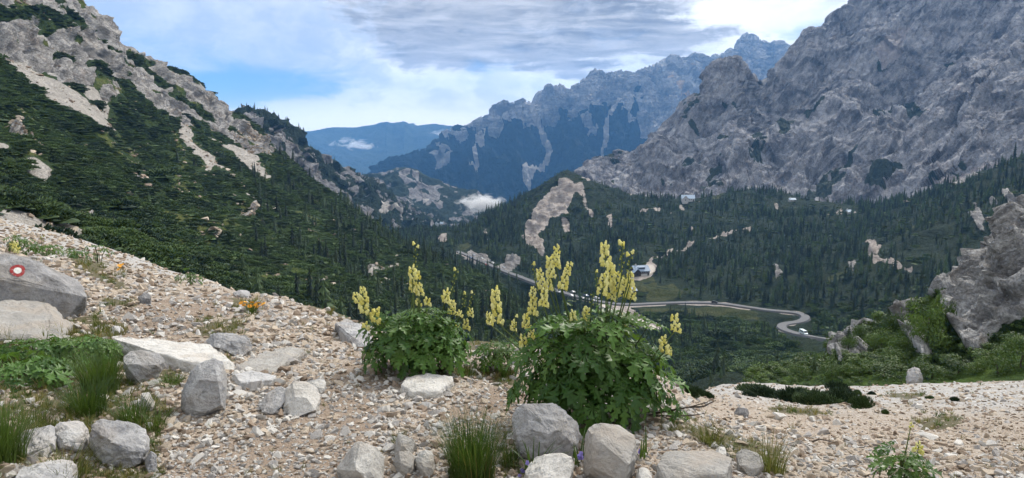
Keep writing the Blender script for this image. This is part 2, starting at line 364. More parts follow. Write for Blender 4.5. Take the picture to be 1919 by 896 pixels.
valley_ridge = sheet('valley_ridge', [
    [(600, 425, 1700), (1010, 425, 1700)],
    [(600, 355, 2250), (640, 338, 2300), (690, 328, 2300), (715, 323, 2300), (740, 317, 2300), (758, 314, 2300), (780, 321, 2300), (800, 330, 2300), (830, 345, 2300), (850, 350, 2300), (870, 356, 2300), (890, 361, 2300), (905, 368, 2280), (918, 380, 2250), (940, 398, 2200), (1010, 424, 2100)]],
    240, [90], m_crag, lambda s, P: s.N * ((ridged(P / 150., 5) - .6) * 55 * (1 - .6 * np.exp(-((s.t - 1) / .08) ** 2)))[..., None], vr_mask)
def cr_mask(s, P):
    u, v = jitter(s.u, s.v, P, 8, 40.); q = P.copy(); q[..., 2] *= 1.; n = fbm(q / 38., 4) + .8 * fbm(q / 9., 3)
    T = np.where(n > .22, ROCK, 0)
    T[inpoly(u, v, [(425, 225), (455, 215), (480, 222), (500, 250), (520, 300), (480, 280), (440, 262)])] = ROCK
    T[inpoly(u, v, [(510, 235), (560, 290), (620, 345), (650, 370), (600, 380), (560, 360), (530, 300)]) & (n > -.25)] = ROCK
    T[inpoly(u, v, [(425, 203), (505, 203), (545, 235), (580, 278), (560, 275), (530, 245), (490, 225), (470, 212)])] = 0
    T[inpoly(u, v, [(697, 369), (715, 378), (740, 395), (770, 404), (735, 404), (715, 396)])] = SCREE
    T[inpoly(u, v, [(700, 388), (735, 402), (720, 402)])] = SCREE
    return onehot(T)
crag = sheet('crag_ridge', [
    [(360, 430, 640), (500, 430, 700), (600, 425, 850), (700, 425, 1050), (780, 428, 1250), (900, 440, 1350)],
    [(360, 330, 800), (420, 300, 820), (500, 320, 850), (600, 365, 1000), (700, 395, 1200), (780, 414, 1400), (900, 432, 1500)],
    [(360, 260, 900), (418, 216, 950), (430, 208, 960), (450, 205, 980), (462, 208, 990), (475, 211, 1000), (484, 207, 1010), (495, 208, 1010), (503, 219, 1020), (512, 222, 1030), (522, 229, 1050), (530, 225, 1060), (538, 228, 1070), (545, 240, 1090), (556, 250, 1120), (566, 262, 1130), (585, 281, 1180), (600, 294, 1220), (620, 306, 1270), (650, 320, 1350), (690, 334, 1450), (720, 352, 1500), (750, 378, 1550), (780, 402, 1600), (900, 430, 1650)]],
    420, [70, 130], m_crag, lambda s, P: s.N * (((ridged(P / 70., 4) - .6) * 28 + facets(P / 30.) * 14) * (1 - .6 * np.exp(-((s.t - 2) / .06) ** 2)))[..., None], cr_mask)

# ================================================================== great wall on the right
WALL_GREEN = [
    [(1268, 205), (1275, 186), (1300, 173), (1320, 171), (1330, 180), (1318, 205), (1300, 214), (1280, 222)], [(1276, 222), (1300, 228), (1310, 240), (1282, 238)],
    [(1398, 300), (1406, 262), (1424, 238), (1438, 250), (1432, 275), (1415, 298)], [(1455, 248), (1476, 232), (1492, 238), (1480, 258), (1462, 266)],
    [(1350, 188), (1395, 192), (1392, 197), (1352, 194)],
    [(1625, 240), (1640, 208), (1665, 198), (1690, 204), (1705, 186), (1738, 210), (1715, 214), (1670, 206), (1645, 226)],
    [(1498, 230), (1545, 208), (1555, 216), (1510, 234)], [(1498, 352), (1530, 322), (1565, 305), (1595, 286), (1622, 272), (1598, 300), (1575, 330), (1560, 352)],
    [(1612, 338), (1640, 318), (1690, 298), (1704, 304), (1668, 322), (1640, 345)], [(1268, 308), (1290, 296), (1310, 304), (1318, 318), (1290, 320)], [(1328, 320), (1348, 312), (1356, 330), (1338, 352), (1326, 342)],
    [(1345, 245), (1380, 250), (1372, 262), (1350, 258)], [(1640, 115), (1655, 130), (1648, 146), (1636, 132)], [(1120, 318), (1215, 262), (1218, 268), (1150, 312)], [(1760, 105), (1780, 110), (1775, 118), (1762, 114)]]
def wall_mask(s, P):
    u, v = jitter(s.u, s.v, P, 10, 70.); u, v = u + 5 * fbm(P / 18., 3), v + 5 * fbm(P / 18. + 4, 3)
    T = np.full(u.shape, ROCK); n = fbm(P / 40., 4)
    for pl in WALL_GREEN: T[inpoly(u, v, pl) & (n + .9 * fbm(P / 11., 3) > -.35)] = 0
    base = np.interp(u, [1100, 1400, 1500, 1600, 1700, 1800, 1919], [352, 350, 352, 358, 338, 306, 286])
    T[(v > base) & (n + .8 * fbm(P / 12., 3) > .42)] = 0
    T[inpoly(u, v, [(1940, 262), (1880, 290), (1800, 316), (1745, 340), (1740, 346), (1800, 330), (1860, 306), (1940, 290)])] = SCREE
    T[inpoly(u, v, [(1630, 110), (1700, 60), (1720, 70), (1690, 120), (1650, 140)])] = SCREE
    T[inpoly(u, v, [(1730, 205), (1810, 180), (1815, 188), (1745, 212)])] = SCREE
    return onehot(T)
def wall_disp(s, P):
    edge = 1 - .88 * np.exp(-((s.t - 3) / .16) ** 2)
    wv = fbm(P / 220., 3)[..., None]
    # slabs: layers of limestone dipping down to the left, broken by gullies
    nrm = np.array([-.52, .25, .82]); sl = (P @ nrm) / 34. + fbm(P / 120., 4) * 1.1
    fr = sl - np.floor(sl); slab = np.where(fr < .8, fr / .8, (1 - fr) / .2)
    sl2 = (P @ np.array([-.6, .1, .79])) / 9. + fbm(P / 35., 3) * .9; fr2 = sl2 - np.floor(sl2); slab2 = np.where(fr2 < .75, fr2 / .75, (1 - fr2) / .25)
    a = np.array([.42, .30, .86]); al = (P @ a)[..., None]; q = P - a * al * .88; q2 = P - a * al * .84
    w2 = fbm(P / 160., 3)[..., None] * 10
    d = (ridged((q + w2) / 230., 3) - .62) * 85 + (ridged((q2 + w2) / 64. + 5, 3) - .6) * 14 + facets((P - a * al * .55 + w2) / 62.) * 20 + facets((P - a * al * .45 + w2) / 21. + 9) * 7 + (ridged((q2 + w2 * .4) / 22. + 2, 2) - .6) * 3 + (slab - .5) * 6 * (1 + .7 * fbm(P / 90., 2)) + (slab2 - .5) * 3.2 + (ridged(P / 16., 3) - .6) * 3.0
    return s.N * (d * edge * smooth(0, .3, s.t))[..., None]
wall_sky = [(1060, 350, 1500), (1110, 327, 1550), (1150, 302, 1600), (1190, 280, 1600), (1215, 264, 1600), (1230, 247, 1620), (1248, 226, 1640), (1262, 208, 1650), (1272, 190, 1660), (1285, 180, 1660), (1300, 173, 1660), (1318, 170, 1660), (1326, 168, 1660), (1334, 156, 1660), (1341, 142, 1660), (1350, 128, 1660), (1362, 121, 1660), (1378, 117, 1660), (1392, 121, 1660), (1402, 130, 1660), (1412, 142, 1680), (1418, 158, 1700), (1424, 168, 1760), (1430, 160, 1820), (1440, 152, 1900), (1452, 138, 1960), (1465, 121, 2000), (1478, 98, 2040), (1490, 80, 2060), (1502, 68, 2080), (1515, 60, 2100), (1530, 57, 2120), (1546, 54, 2140), (1552, 40, 2150), (1560, 28, 2150), (1570, 20, 2150), (1582, 17, 2150), (1592, 27, 2160), (1600, 14, 2180), (1612, -3, 2200), (1640, -45, 2230), (1700, -95, 2260), (1800, -135, 2250), (1919, -160, 2200), (2100, -175, 2100), (2400, -190, 2000)]
m_wall = terrain_mat('great wall', 60, rock=((.115, .112, .120), (.42, .41, .415)), strata=(0, R(58), 0), warm=.16, scree=((.28, .25, .25), (.38, .35, .34)), forest=((.026, .036, .026), (.058, .072, .048)), bump=.62)
great_wall = sheet('rock_wall_mountain', [
    [(1060, 420, 1080), (1300, 410, 1080), (1640, 410, 1060), (1780, 380, 1000), (1919, 340, 930), (2400, 200, 860)],
    [(1060, 385, 1250), (1200, 345, 1280), (1300, 330, 1280), (1450, 320, 1280), (1640, 320, 1250), (1780, 285, 1180), (1919, 240, 1100), (2400, 90, 980)],
    [(1060, 360, 1400), (1150, 320, 1480), (1250, 270, 1480), (1340, 235, 1480), (1380, 215, 1480), (1430, 240, 1560), (1500, 210, 1600), (1600, 170, 1650), (1700, 195, 1600), (1800, 90, 1650), (1919, 40, 1600), (2400, -60, 1450)], wall_sky],
    700, [50, 120, 250], m_wall, wall_disp, wall_mask, u0=1060, u1=2300, jag=3.5, flat=True)

# ================================================================== wooded pass: the hill with its bare flank, the road, the basin on the right
HILL_BARE = [[(1066, 340), (1050, 345), (1030, 365), (1010, 385), (1000, 402), (985, 420), (976, 440), (985, 455), (1005, 472), (1020, 476), (1018, 450), (1005, 440), (1015, 425), (1040, 405), (1060, 392), (1072, 370), (1085, 352)],
             [(1078, 345), (1090, 350), (1100, 380), (1115, 405), (1108, 400), (1092, 375)], [(1052, 405), (1068, 408), (1070, 424), (1056, 426)], [(1055, 380), (1070, 400), (1060, 400)], [(1022, 408), (1034, 408), (1026, 420)], [(1140, 408), (1150, 406), (1144, 432), (1138, 428)],
             [(1088, 328), (1110, 336), (1104, 340)], [(1150, 346), (1165, 352), (1182, 362), (1186, 378), (1176, 366), (1158, 356)], [(1195, 392), (1215, 390), (1208, 400)], [(1222, 392), (1240, 391), (1236, 400)], [(1250, 395), (1264, 402), (1258, 408)], [(1272, 382), (1281, 388), (1282, 405), (1276, 402)], [(1290, 425), (1298, 428), (1294, 438)],
             [(1356, 440), (1375, 432), (1376, 440), (1360, 446)], [(1395, 424), (1410, 424), (1406, 431)], [(1443, 374), (1450, 378), (1462, 386), (1454, 386)], [(1366, 356), (1390, 352), (1392, 356), (1374, 362)], [(1306, 370), (1314, 378), (1312, 384)],
             [(1548, 398), (1575, 394), (1606, 399), (1604, 404), (1575, 401), (1550, 403)], [(1690, 376), (1704, 367), (1705, 369), (1692, 379)],
             [(1616, 448), (1638, 446), (1642, 462), (1620, 458)], [(1632, 465), (1652, 462), (1645, 478), (1638, 492), (1712, 506), (1712, 511), (1640, 507), (1626, 490)], [(1590, 500), (1602, 498), (1604, 520), (1594, 515)], [(1446, 494), (1456, 492), (1466, 510), (1458, 524)],
             [(1878, 365), (1892, 362), (1905, 380), (1919, 378), (1925, 395), (1905, 400), (1890, 385)], [(1850, 378), (1864, 376), (1876, 395), (1870, 400)], [(1835, 410), (1848, 405), (1850, 425), (1840, 430)], [(1822, 416), (1832, 416), (1850, 440), (1842, 444)], [(1880, 440), (1902, 428), (1905, 440), (1870, 462), (1866, 455)], [(1842, 462), (1850, 464), (1856, 482), (1850, 480)], [(1812, 478), (1836, 480), (1832, 490), (1814, 488)], [(1822, 386), (1838, 388), (1832, 394)],
             [(1730, 350), (1790, 328), (1792, 331), (1734, 354)], [(1778, 346), (1830, 326), (1833, 332), (1786, 352)],
             [(930, 498), (965, 480), (975, 490), (962, 505), (935, 512)], [(880, 470), (910, 478), (925, 488), (900, 498), (872, 485)], [(822, 448), (838, 440), (840, 445), (826, 460)]]
HILL_GRASS = [[(856, 462), (872, 455), (884, 462), (872, 475), (858, 474)], [(1192, 522), (1222, 518), (1230, 540), (1210, 556), (1186, 552)], [(1222, 545), (1262, 530), (1282, 555), (1250, 564), (1212, 566)], [(1165, 336), (1180, 342), (1172, 348)], [(1125, 333), (1150, 340), (1138, 348), (1120, 342)], [(1195, 582), (1320, 574), (1390, 578), (1440, 592), (1436, 600), (1380, 588), (1260, 584), (1205, 592)], [(1340, 362), (1358, 366), (1350, 374), (1336, 372)], [(1544, 520), (1590, 512), (1600, 520), (1555, 528)], [(1680, 422), (1730, 418), (1735, 424), (1685, 430)]]
ROAD1 = [(858, 472), (880, 481), (905, 492), (930, 503), (955, 513), (990, 526), (1030, 541), (1060, 551), (1095, 561), (1130, 568), (1160, 572), (1190, 572), (1230, 570), (1280, 568.5), (1320, 568.5), (1360, 571), (1400, 577), (1440, 583), (1475, 586), (1497, 588), (1510, 592), (1514, 597), (1506, 603), (1490, 607), (1472, 607), (1460, 611), (1462, 617), (1478, 623), (1500, 629), (1525, 634), (1560, 639)]
ROAD2 = [(1180, 520), (1200, 519), (1214, 515), (1222, 508), (1226, 502), (1216, 497)]
TRACKS = [[(1216, 492), (1232, 484), (1270, 472), (1310, 456), (1340, 450), (1370, 440), (1400, 426)], [(905, 425), (903, 430), (912, 440), (914, 452)], [(862, 410), (866, 418)], [(1130, 575), (1170, 590), (1200, 605), (1230, 622)], [(480, 0), (480, 1)]]
def pass_mask(s, P):
    u, v = jitter(s.u, s.v, P, 4, 30.); u, v = u + 3 * fbm(P / 8., 2), v + 2 * fbm(P / 8. + 3, 2); n = fbm(P / 25., 3)
    T = np.zeros(u.shape, int)
    for pl in HILL_GRASS: T[inpoly(u, v, pl) & (n > -.5)] = GRASS
    for k, pl in enumerate(HILL_BARE): T[inpoly(u, v, pl)] = ROCK if k >= 22 and k < 36 else SCREE
    rd = segdist(s.u, s.v, ROAD1)
    T[(rd < 4) & (n > -.2)] = SCREE
    T[segdist(s.u, s.v, ROAD2) < 6] = SCREE
    for ln in TRACKS: T[segdist(u, v, ln) < 1.6] = SCREE
    T[inpoly(u, v, [(1120, 566), (1180, 575), (1240, 620), (1252, 640), (1215, 640), (1160, 600)]) & (n > -.3)] = SCREE
    s.road = np.minimum(rd, segdist(s.u, s.v, ROAD2))
    s.T = T
    return onehot(T)
def pass_disp(s, P):
    quiet = smooth(3, 16, s.road) * (1 - .7 * np.exp(-((s.t - 6) / .05) ** 2))
    bare = s.M[..., 2] + s.M[..., 0]
    d = fbm(P / 90., 4) * 8 + (ridged(P / 28., 4) - .6) * (3 + 14 * bare) + (ridged(P / 7., 3) - .6) * 6 * bare
    return s.N * (d * quiet)[..., None]
m_pass = terrain_mat('wooded pass', 22, grass=((.030, .045, .014), (.072, .078, .028)), rock=((.20, .19, .18), (.44, .42, .40)), scree=((.34, .29, .255), (.54, .48, .43)), forest=((.009, .019, .010), (.028, .045, .022)))
pass_rows = [
    [(600, 760, 260), (1000, 740, 220), (1300, 800, 150), (1600, 790, 125), (1919, 780, 110), (2400, 780, 100)],
    [(600, 640, 380), (800, 600, 420), (1000, 640, 330), (1150, 650, 300), (1300, 700, 250), (1600, 725, 190), (1919, 720, 170), (2400, 700, 160)],
    [(600, 570, 500), (800, 510, 600), (860, 500, 620), (940, 530, 560), (1060, 580, 470), (1180, 615, 400), (1320, 640, 360), (1500, 665, 320), (1600, 670, 300), (1919, 640, 290), (2400, 600, 270)],
    [(600, 520, 600), (780, 475, 680), (860, 477, 672), (940, 508, 590), (1060, 552, 500), (1180, 574, 465), (1240, 571, 470), (1320, 570, 475), (1400, 579, 462), (1460, 592, 445), (1520, 597, 440), (1600, 610, 415), (1700, 600, 405), (1919, 560, 400), (2400, 500, 390)],
    [(600, 480, 720), (780, 455, 760), (860, 455, 745), (940, 470, 690), (1000, 475, 670), (1060, 495, 620), (1200, 518, 548), (1300, 515, 580), (1500, 515, 570), (1700, 505, 535), (1919, 480, 500), (2400, 420, 480)],
    [(600, 450, 940), (780, 440, 930), (860, 430, 860), (940, 422, 820), (1000, 412, 800), (1060, 420, 780), (1200, 450, 740), (1400, 440, 760), (1600, 440, 740), (1750, 410, 690), (1919, 380, 630), (2400, 280, 560)],
    [(600, 448, 1150), (780, 441, 1150), (830, 440, 1000), (870, 424, 960), (905, 402, 960), (930, 392, 960), (960, 380, 970), (1000, 362, 980), (1035, 338, 990), (1050, 325, 995), (1060, 319, 1000), (1070, 321, 1000), (1085, 328, 1000), (1110, 339, 1000), (1150, 354, 1000), (1175, 366, 1000), (1200, 372, 1000), (1250, 372, 1010), (1285, 376, 1000), (1350, 365, 1020), (1400, 360, 1030), (1450, 367, 1030), (1500, 375, 1020), (1560, 381, 1010), (1640, 384, 1000), (1700, 370, 980), (1780, 343, 940), (1830, 329, 910), (1919, 306, 860), (2400, 170, 760)]]
wooded_pass = sheet('wooded_pass', pass_rows, 520, [24, 40, 55, 55, 60, 70], m_pass, pass_disp, pass_mask, u0=600, u1=2300)

# ================================================================== slope on the left
LEFT_ROCK = [[(-600, -400), (-60, -80), (110, -10), (420, 200), (520, 290), (470, 285), (430, 262), (380, 245), (330, 235), (305, 222), (270, 195), (235, 165), (222, 178), (205, 190), (165, 178), (150, 165), (110, 155), (60, 125), (0, 92), (-100, 20), (-600, -200)]]
LEFT_SCREE = [[(-80, 40), (0, 88), (30, 104), (60, 128), (95, 150), (125, 168), (165, 192), (198, 218), (224, 246), (205, 242), (170, 226), (130, 208), (100, 188), (72, 165), (45, 140), (20, 112), (-80, 60)], [(150, 160), (205, 190), (212, 222), (180, 205), (160, 190)],
              [(325, 228), (345, 238), (366, 270), (395, 288), (420, 308), (408, 318), (388, 322), (372, 300), (356, 278), (338, 258)], [(358, 232), (400, 256), (440, 272), (475, 292), (488, 312), (506, 331), (500, 338), (478, 326), (452, 305), (432, 282), (396, 262)],
              [(22, 299), (60, 309), (104, 331), (86, 329), (50, 315)], [(-60, 270), (0, 283), (14, 290), (-10, 290), (-60, 285)], [(86, 343), (114, 358), (98, 356)], [(400, 310), (420, 305), (424, 310), (404, 316)], [(425, 318), (440, 322), (428, 327)], [(350, 325), (362, 330), (356, 334)]]
LEFT_STONES = [[(2, 254), (24, 256), (40, 262), (85, 262), (75, 272), (115, 284), (70, 283), (40, 270), (8, 264)], [(308, 258), (324, 255), (334, 282), (322, 276)], [(164, 383), (190, 393), (184, 400), (166, 394)], [(240, 318), (270, 336), (250, 334)], [(452, 390), (485, 385), (470, 400), (430, 402)], [(385, 432), (412, 440), (396, 446)], [(586, 530), (604, 530), (600, 538), (586, 538)], [(678, 500), (710, 505), (720, 510), (690, 512)], [(108, 425), (125, 425), (122, 429), (110, 428)], [(100, 435), (180, 438), (160, 445), (105, 442)]]
LEFT_GRASS = [[(185, 245), (222, 252), (250, 285), (280, 302), (325, 320), (362, 336), (372, 352), (330, 344), (290, 328), (240, 300), (215, 275)], [(300, 345), (345, 352), (400, 380), (450, 382), (485, 385), (470, 402), (440, 400), (400, 392), (350, 372), (318, 356)], [(305, 235), (335, 255), (345, 300), (380, 325), (355, 325), (335, 320), (322, 285)], [(390, 410), (430, 412), (452, 435), (400, 445), (360, 462), (310, 452), (300, 432), (360, 438)], [(428, 470), (460, 475), (485, 488), (470, 492), (432, 482)], [(545, 505), (575, 508), (585, 530), (560, 535), (550, 520)], [(60, 362), (105, 362), (100, 374), (68, 376)], [(150, 370), (190, 380), (188, 388), (160, 382)], [(165, 75), (205, 78), (235, 112), (225, 118), (195, 100)], [(55, 120), (110, 135), (130, 160), (100, 150), (60, 132)], [(270, 415), (305, 420), (320, 440), (290, 438)], [(608, 436), (625, 440), (618, 448)], [(280, 265), (300, 268), (310, 290), (290, 285)]]
LEFT_PINE = [[(160, 118), (180, 118), (205, 138), (230, 158), (255, 182), (282, 204), (306, 226), (322, 252), (336, 290), (346, 326), (300, 330), (268, 304), (238, 268), (214, 240), (204, 192), (226, 184), (214, 160), (176, 148)], [(90, -20), (130, 28), (150, 54), (176, 74), (226, 104), (236, 124), (214, 116), (190, 100), (165, 72), (130, 48), (98, 22)], [(230, 87), (256, 94), (282, 112), (292, 132), (322, 156), (352, 182), (382, 206), (412, 226), (405, 233), (370, 214), (330, 186), (300, 158), (284, 132), (240, 104)], [(326, 214), (350, 214), (382, 230), (420, 250), (456, 276), (440, 277), (400, 262), (364, 242), (350, 230)], [(-60, 0), (50, 12), (80, 14), (100, 28), (126, 46), (136, 62), (95, 56), (60, 46), (30, 36), (-60, 40)], [(88, 106), (125, 99), (146, 114), (130, 124), (100, 118)], [(156, 182), (190, 190), (196, 205), (170, 198)], [(60, 52), (105, 58), (95, 64), (62, 60)], [(422, 226), (446, 240), (440, 248), (426, 240)], [(290, 172), (308, 175), (302, 184), (292, 182)], [(375, 246), (396, 252), (390, 258), (378, 254)], [(118, 118), (150, 128), (155, 142), (130, 136)], [(475, 320), (486, 324), (480, 332), (474, 328)], [(150, 200), (172, 205), (168, 212), (152, 208)]]
def left_mask(s, P):
    u, v = jitter(s.u, s.v, P, 8, 25.); u, v = u + 4 * fbm(P / 7., 3), v + 3 * fbm(P / 7. + 2, 3); n = fbm(P / 14., 3)
    T = np.zeros(u.shape, int)
    for pl in LEFT_GRASS: T[inpoly(u, v, pl) & (n > -.42)] = GRASS
    T[(n + .5 * fbm(P / 4., 2) > .58) & (v > 200) & (u < 600)] = GRASS
    for pl in LEFT_ROCK: T[inpoly(u, v, pl)] = ROCK
    T[(T == ROCK) & (n > .45)] = GRASS
    for pl in LEFT_SCREE: T[inpoly(u, v, pl)] = SCREE
    for pl in LEFT_STONES: T[inpoly(u, v, pl) & (n > -.25)] = ROCK
    for ln, w in (([(458, 352), (462, 362), (476, 370), (490, 374), (508, 384), (522, 392)], 1.6), ([(655, 506), (700, 508), (730, 500), (745, 496)], 1.6), ([(700, 520), (760, 536)], 1.2)): T[segdist(u, v, ln) < w] = SCREE
    for pl in LEFT_PINE: T[inpoly(u, v, pl) & (n > -.55)] = 0
    T[inpoly(u, v, [(-300, 396), (0, 404), (60, 420), (170, 440), (130, 452), (0, 440), (-300, 430)])] = SCREE
    s.T = T
    return onehot(T)
def left_disp(s, P):
    edge = (1 - .7 * np.exp(-((s.t - 5) / .05) ** 2)) * smooth(.3, 1.6, s.t)
    rk = s.M[..., 0]
    sl = (P @ np.array([.45, .3, .84])) / 7. + fbm(P / 25., 3) * .9; fr = sl - np.floor(sl); slab = np.where(fr < .75, fr / .75, (1 - fr) / .25)
    d = fbm(P / 60., 4) * 5 + (ridged(P / 22., 4) - .6) * (2 + 9 * rk) + (slab - .5) * 2.4 * rk + facets(P / 13.) * 6 * rk + facets(P / 5. + 3) * 2.2 * rk
    return s.N * (d * edge)[..., None]
m_left = terrain_mat('left slope', 15, rock=((.22, .21, .20), (.54, .515, .485)), warm=.35, scree=((.38, .35, .31), (.52, .48, .43)), forest=((.018, .036, .010), (.046, .074, .022)), grass=((.050, .080, .018), (.12, .13, .035)), strata=(0, R(-28), 0))
left_sky = [(-600, -330, 420), (-200, -135, 440), (0, -42, 460), (60, -20, 480), (112, 1, 500), (132, 12, 505), (150, 24, 510), (172, 36, 515), (190, 47, 520), (203, 60, 522), (214, 72, 525), (226, 82, 528), (233, 87, 530), (250, 90, 535), (262, 98, 540), (275, 108, 545), (286, 114, 550), (300, 120, 555), (311, 130, 560), (322, 131, 562), (330, 135, 565), (344, 139, 570), (356, 148, 575), (365, 154, 580), (374, 160, 580), (379, 171, 585), (394, 175, 585), (402, 187, 590), (410, 195, 590), (414, 210, 590), (424, 222, 595), (436, 217, 600), (452, 218, 600), (465, 228, 600), (476, 236, 600), (488, 250, 600), (500, 268, 600), (506, 284, 600), (530, 290, 590), (560, 312, 580), (580, 332, 570), (620, 364, 550), (660, 398, 530), (700, 420, 510), (740, 446, 490), (780, 466, 470), (830, 483, 440), (880, 508, 410), (930, 534, 380), (980, 566, 350), (1010, 587, 335), (1080, 604, 325)]
left_slope = sheet('hillside', [
    [(-600, 470, 50), (0, 485, 55), (430, 620, 90), (700, 710, 110), (880, 730, 130), (1080, 730, 150)],
    [(-600, 385, 70), (0, 404, 78), (200, 458, 100), (430, 535, 140), (600, 575, 160), (700, 612, 175), (880, 645, 210), (1080, 645, 240)],
    [(-600, 270, 140), (0, 330, 150), (200, 375, 190), (430, 445, 230), (600, 495, 260), (750, 545, 280), (900, 585, 290), (1080, 612, 290)],
    [(-600, 130, 250), (0, 220, 260), (200, 262, 310), (330, 322, 340), (430, 352, 360), (550, 405, 370), (700, 465, 370), (850, 525, 350), (960, 574, 325), (1080, 607, 310)],
    [(-600, -80, 340), (0, 80, 370), (150, 140, 400), (250, 190, 440), (350, 240, 470), (430, 280, 480), (500, 304, 490), (560, 345, 480), (650, 406, 460), (750, 458, 440), (850, 508, 400), (930, 541, 370), (1000, 582, 335), (1080, 605, 320)], left_sky],
    560, [14, 60, 70, 80, 90], m_left, left_disp, left_mask, u0=-560, u1=1080)

# ================================================================== rocky bank on the right, beyond the scree
CLIFF_ROCK = [[(2400, 250), (1925, 415), (1870, 462), (1830, 505), (1800, 535), (1782, 545), (1778, 575), (1792, 610), (1812, 655), (1822, 672), (1840, 668), (1862, 640), (1885, 612), (1940, 585), (2400, 500)],
              [(1690, 600), (1702, 588), (1725, 576), (1722, 600), (1705, 625), (1728, 640), (1748, 655), (1750, 672), (1735, 684), (1722, 668), (1706, 645), (1695, 625)], [(1560, 703), (1572, 685), (1598, 672), (1618, 655), (1634, 654), (1628, 672), (1604, 690), (1585, 704)], [(1566, 662), (1576, 640), (1600, 632), (1640, 612), (1650, 606), (1648, 616), (1612, 634), (1592, 645), (1582, 662)]]
def bank_mask(s, P):
    u, v = jitter(s.u, s.v, P, 6, 7.); u, v = u + 2.5 * fbm(P / 1.6, 3), v + 2.5 * fbm(P / 1.6 + 4, 3)
    T = np.zeros(u.shape, int)
    T[v > np.interp(u, [1400, 1640, 1760, 1919, 2400], [712, 704, 694, 672, 640])] = GRASS
    for pl in CLIFF_ROCK: T[inpoly(u, v, pl)] = ROCK
    T[v > np.interp(u, [1400, 1700, 1919, 2400], [724, 722, 715, 700])] = SCREE
    s.T = T
    return onehot(T)
def bank_disp(s, P):
    edge = 1 - .6 * np.exp(-((s.t - 3) / .06) ** 2)
    rk = s.M[..., 0]
    for _ in range(6):
        q = rk.copy(); q[1:-1, 1:-1] = (rk[:-2, 1:-1] + rk[2:, 1:-1] + rk[1:-1, :-2] + rk[1:-1, 2:]) / 4; rk = q
    sl = (P @ np.array([-.55, -.2, .8])) / 2.3 + fbm(P / 7., 3) * 1.1; fr = sl - np.floor(sl); slab = np.where(fr < .75, fr / .75, (1 - fr) / .25)
    d = fbm(P / 9., 4) * .9 + rk * (1.4 + (ridged(P / 6., 3) - .6) * 2.2 + (slab - .5) * 1.0 + facets(P / 3.6) * 1.1 + facets(P / 1.2 + 4) * .45 + (ridged(P / 1.5, 3) - .6) * .4)
    return s.N * (d * edge * smooth(.0, .6, s.t))[..., None]
m_bank = terrain_mat('rocky bank', 4.5, rock=((.17, .168, .165), (.54, .53, .515)), strata=(0, R(42), 0), grass=((.030, .062, .010), (.075, .125, .022)), forest=((.016, .032, .010), (.036, .062, .018)), scree=((.34, .31, .28), (.48, .45, .41)), warm=.18)
bank = sheet('rocky_bank', [
    [(1400, 735, 46), (1700, 732, 46), (1919, 726, 48), (2400, 700, 48)],
    [(1400, 717, 58), (1550, 713, 60), (1700, 700, 62), (1790, 685, 62), (1919, 650, 62), (2400, 560, 60)],
    [(1400, 712, 75), (1540, 700, 78), (1600, 680, 76), (1660, 665, 75), (1720, 640, 74), (1790, 620, 72), (1850, 575, 72), (1919, 520, 70), (2400, 380, 66)],
    [(1400, 708, 95), (1480, 700, 96), (1530, 690, 96), (1560, 668, 95), (1572, 645, 92), (1600, 632, 90), (1640, 613, 90), (1665, 612, 90), (1690, 598, 90), (1720, 578, 90), (1745, 572, 90), (1772, 570, 90), (1782, 545, 88), (1800, 535, 88), (1815, 520, 88), (1850, 482, 87), (1885, 448, 86), (1919, 418, 85), (2400, 200, 80)]],
    560, [40, 90, 150], m_bank, bank_disp, bank_mask, back=(1.5, .75), u0=1400, u1=2300, flat=True)
# ================================================================== foreground ground: a polar height field round the viewer
GC = {-700: [(896, 3.0), (700, 4.6), (560, 7.5), (470, 14), (430, 28), (392, 55)],
      -350: [(1050, 2.3), (896, 3.1), (700, 5.0), (580, 7.2), (500, 11), (455, 18), (425, 32), (395, 58)],
      0: [(1050, 2.3), (896, 3.3), (800, 4.1), (700, 5.4), (600, 7.2), (530, 9.6), (475, 14.5), (448, 28), (410, 58)],
      130: [(896, 3.25), (750, 4.6), (640, 6.3), (550, 9), (490, 14), (468, 28), (444, 54)],
      300: [(1050, 2.2), (896, 3.2), (750, 4.4), (640, 6.2), (570, 8.8), (528, 12), (508, 28), (494, 46)],
      430: [(896, 3.15), (750, 4.35), (640, 6.1), (580, 8.2), (545, 11), (535, 18), (531, 32)],
      600: [(1050, 2.15), (896, 3.1), (750, 4.3), (650, 6), (600, 8.2), (573, 10.5)],
      700: [(896, 3.1), (750, 4.3), (670, 5.6), (628, 7.6), (614, 9.5)],
      820: [(896, 3.1), (750, 4.35), (690, 5.2), (655, 6.4), (640, 8)],
      960: [(1050, 2.1), (896, 3.05), (800, 3.9), (720, 4.9), (668, 6.2), (648, 8)],
      1150: [(896, 3.0), (800, 3.85), (740, 4.7), (700, 5.7), (684, 7)],
      1240: [(896, 3.0), (800, 3.95), (760, 4.6), (725, 5.6), (708, 7)],
      1290: [(896, 3.05), (810, 4.0), (770, 5), (742, 7), (733, 14), (729, 28)],
      1345: [(1050, 2.15), (896, 3.2), (830, 4.1), (785, 5.6), (765, 8.4), (745, 16), (726, 30), (713, 48)],
      1500: [(896, 3.4), (850, 4.4), (812, 6.5), (782, 11), (752, 22), (736, 35), (722, 52)],
      1700: [(1050, 2.4), (896, 3.9), (850, 5.5), (810, 8.5), (772, 15), (745, 28), (722, 54)],
      1919: [(1050, 2.8), (896, 4.3), (850, 6.5), (802, 11), (762, 20), (732, 38), (713, 58)],
      2300: [(1050, 3.2), (880, 5), (800, 9), (750, 20), (700, 58)]}
NA, NR = 500, 370
AZ = np.linspace(R(-100), R(85), NA); LR = np.linspace(math.log(.45), math.log(150), NR)
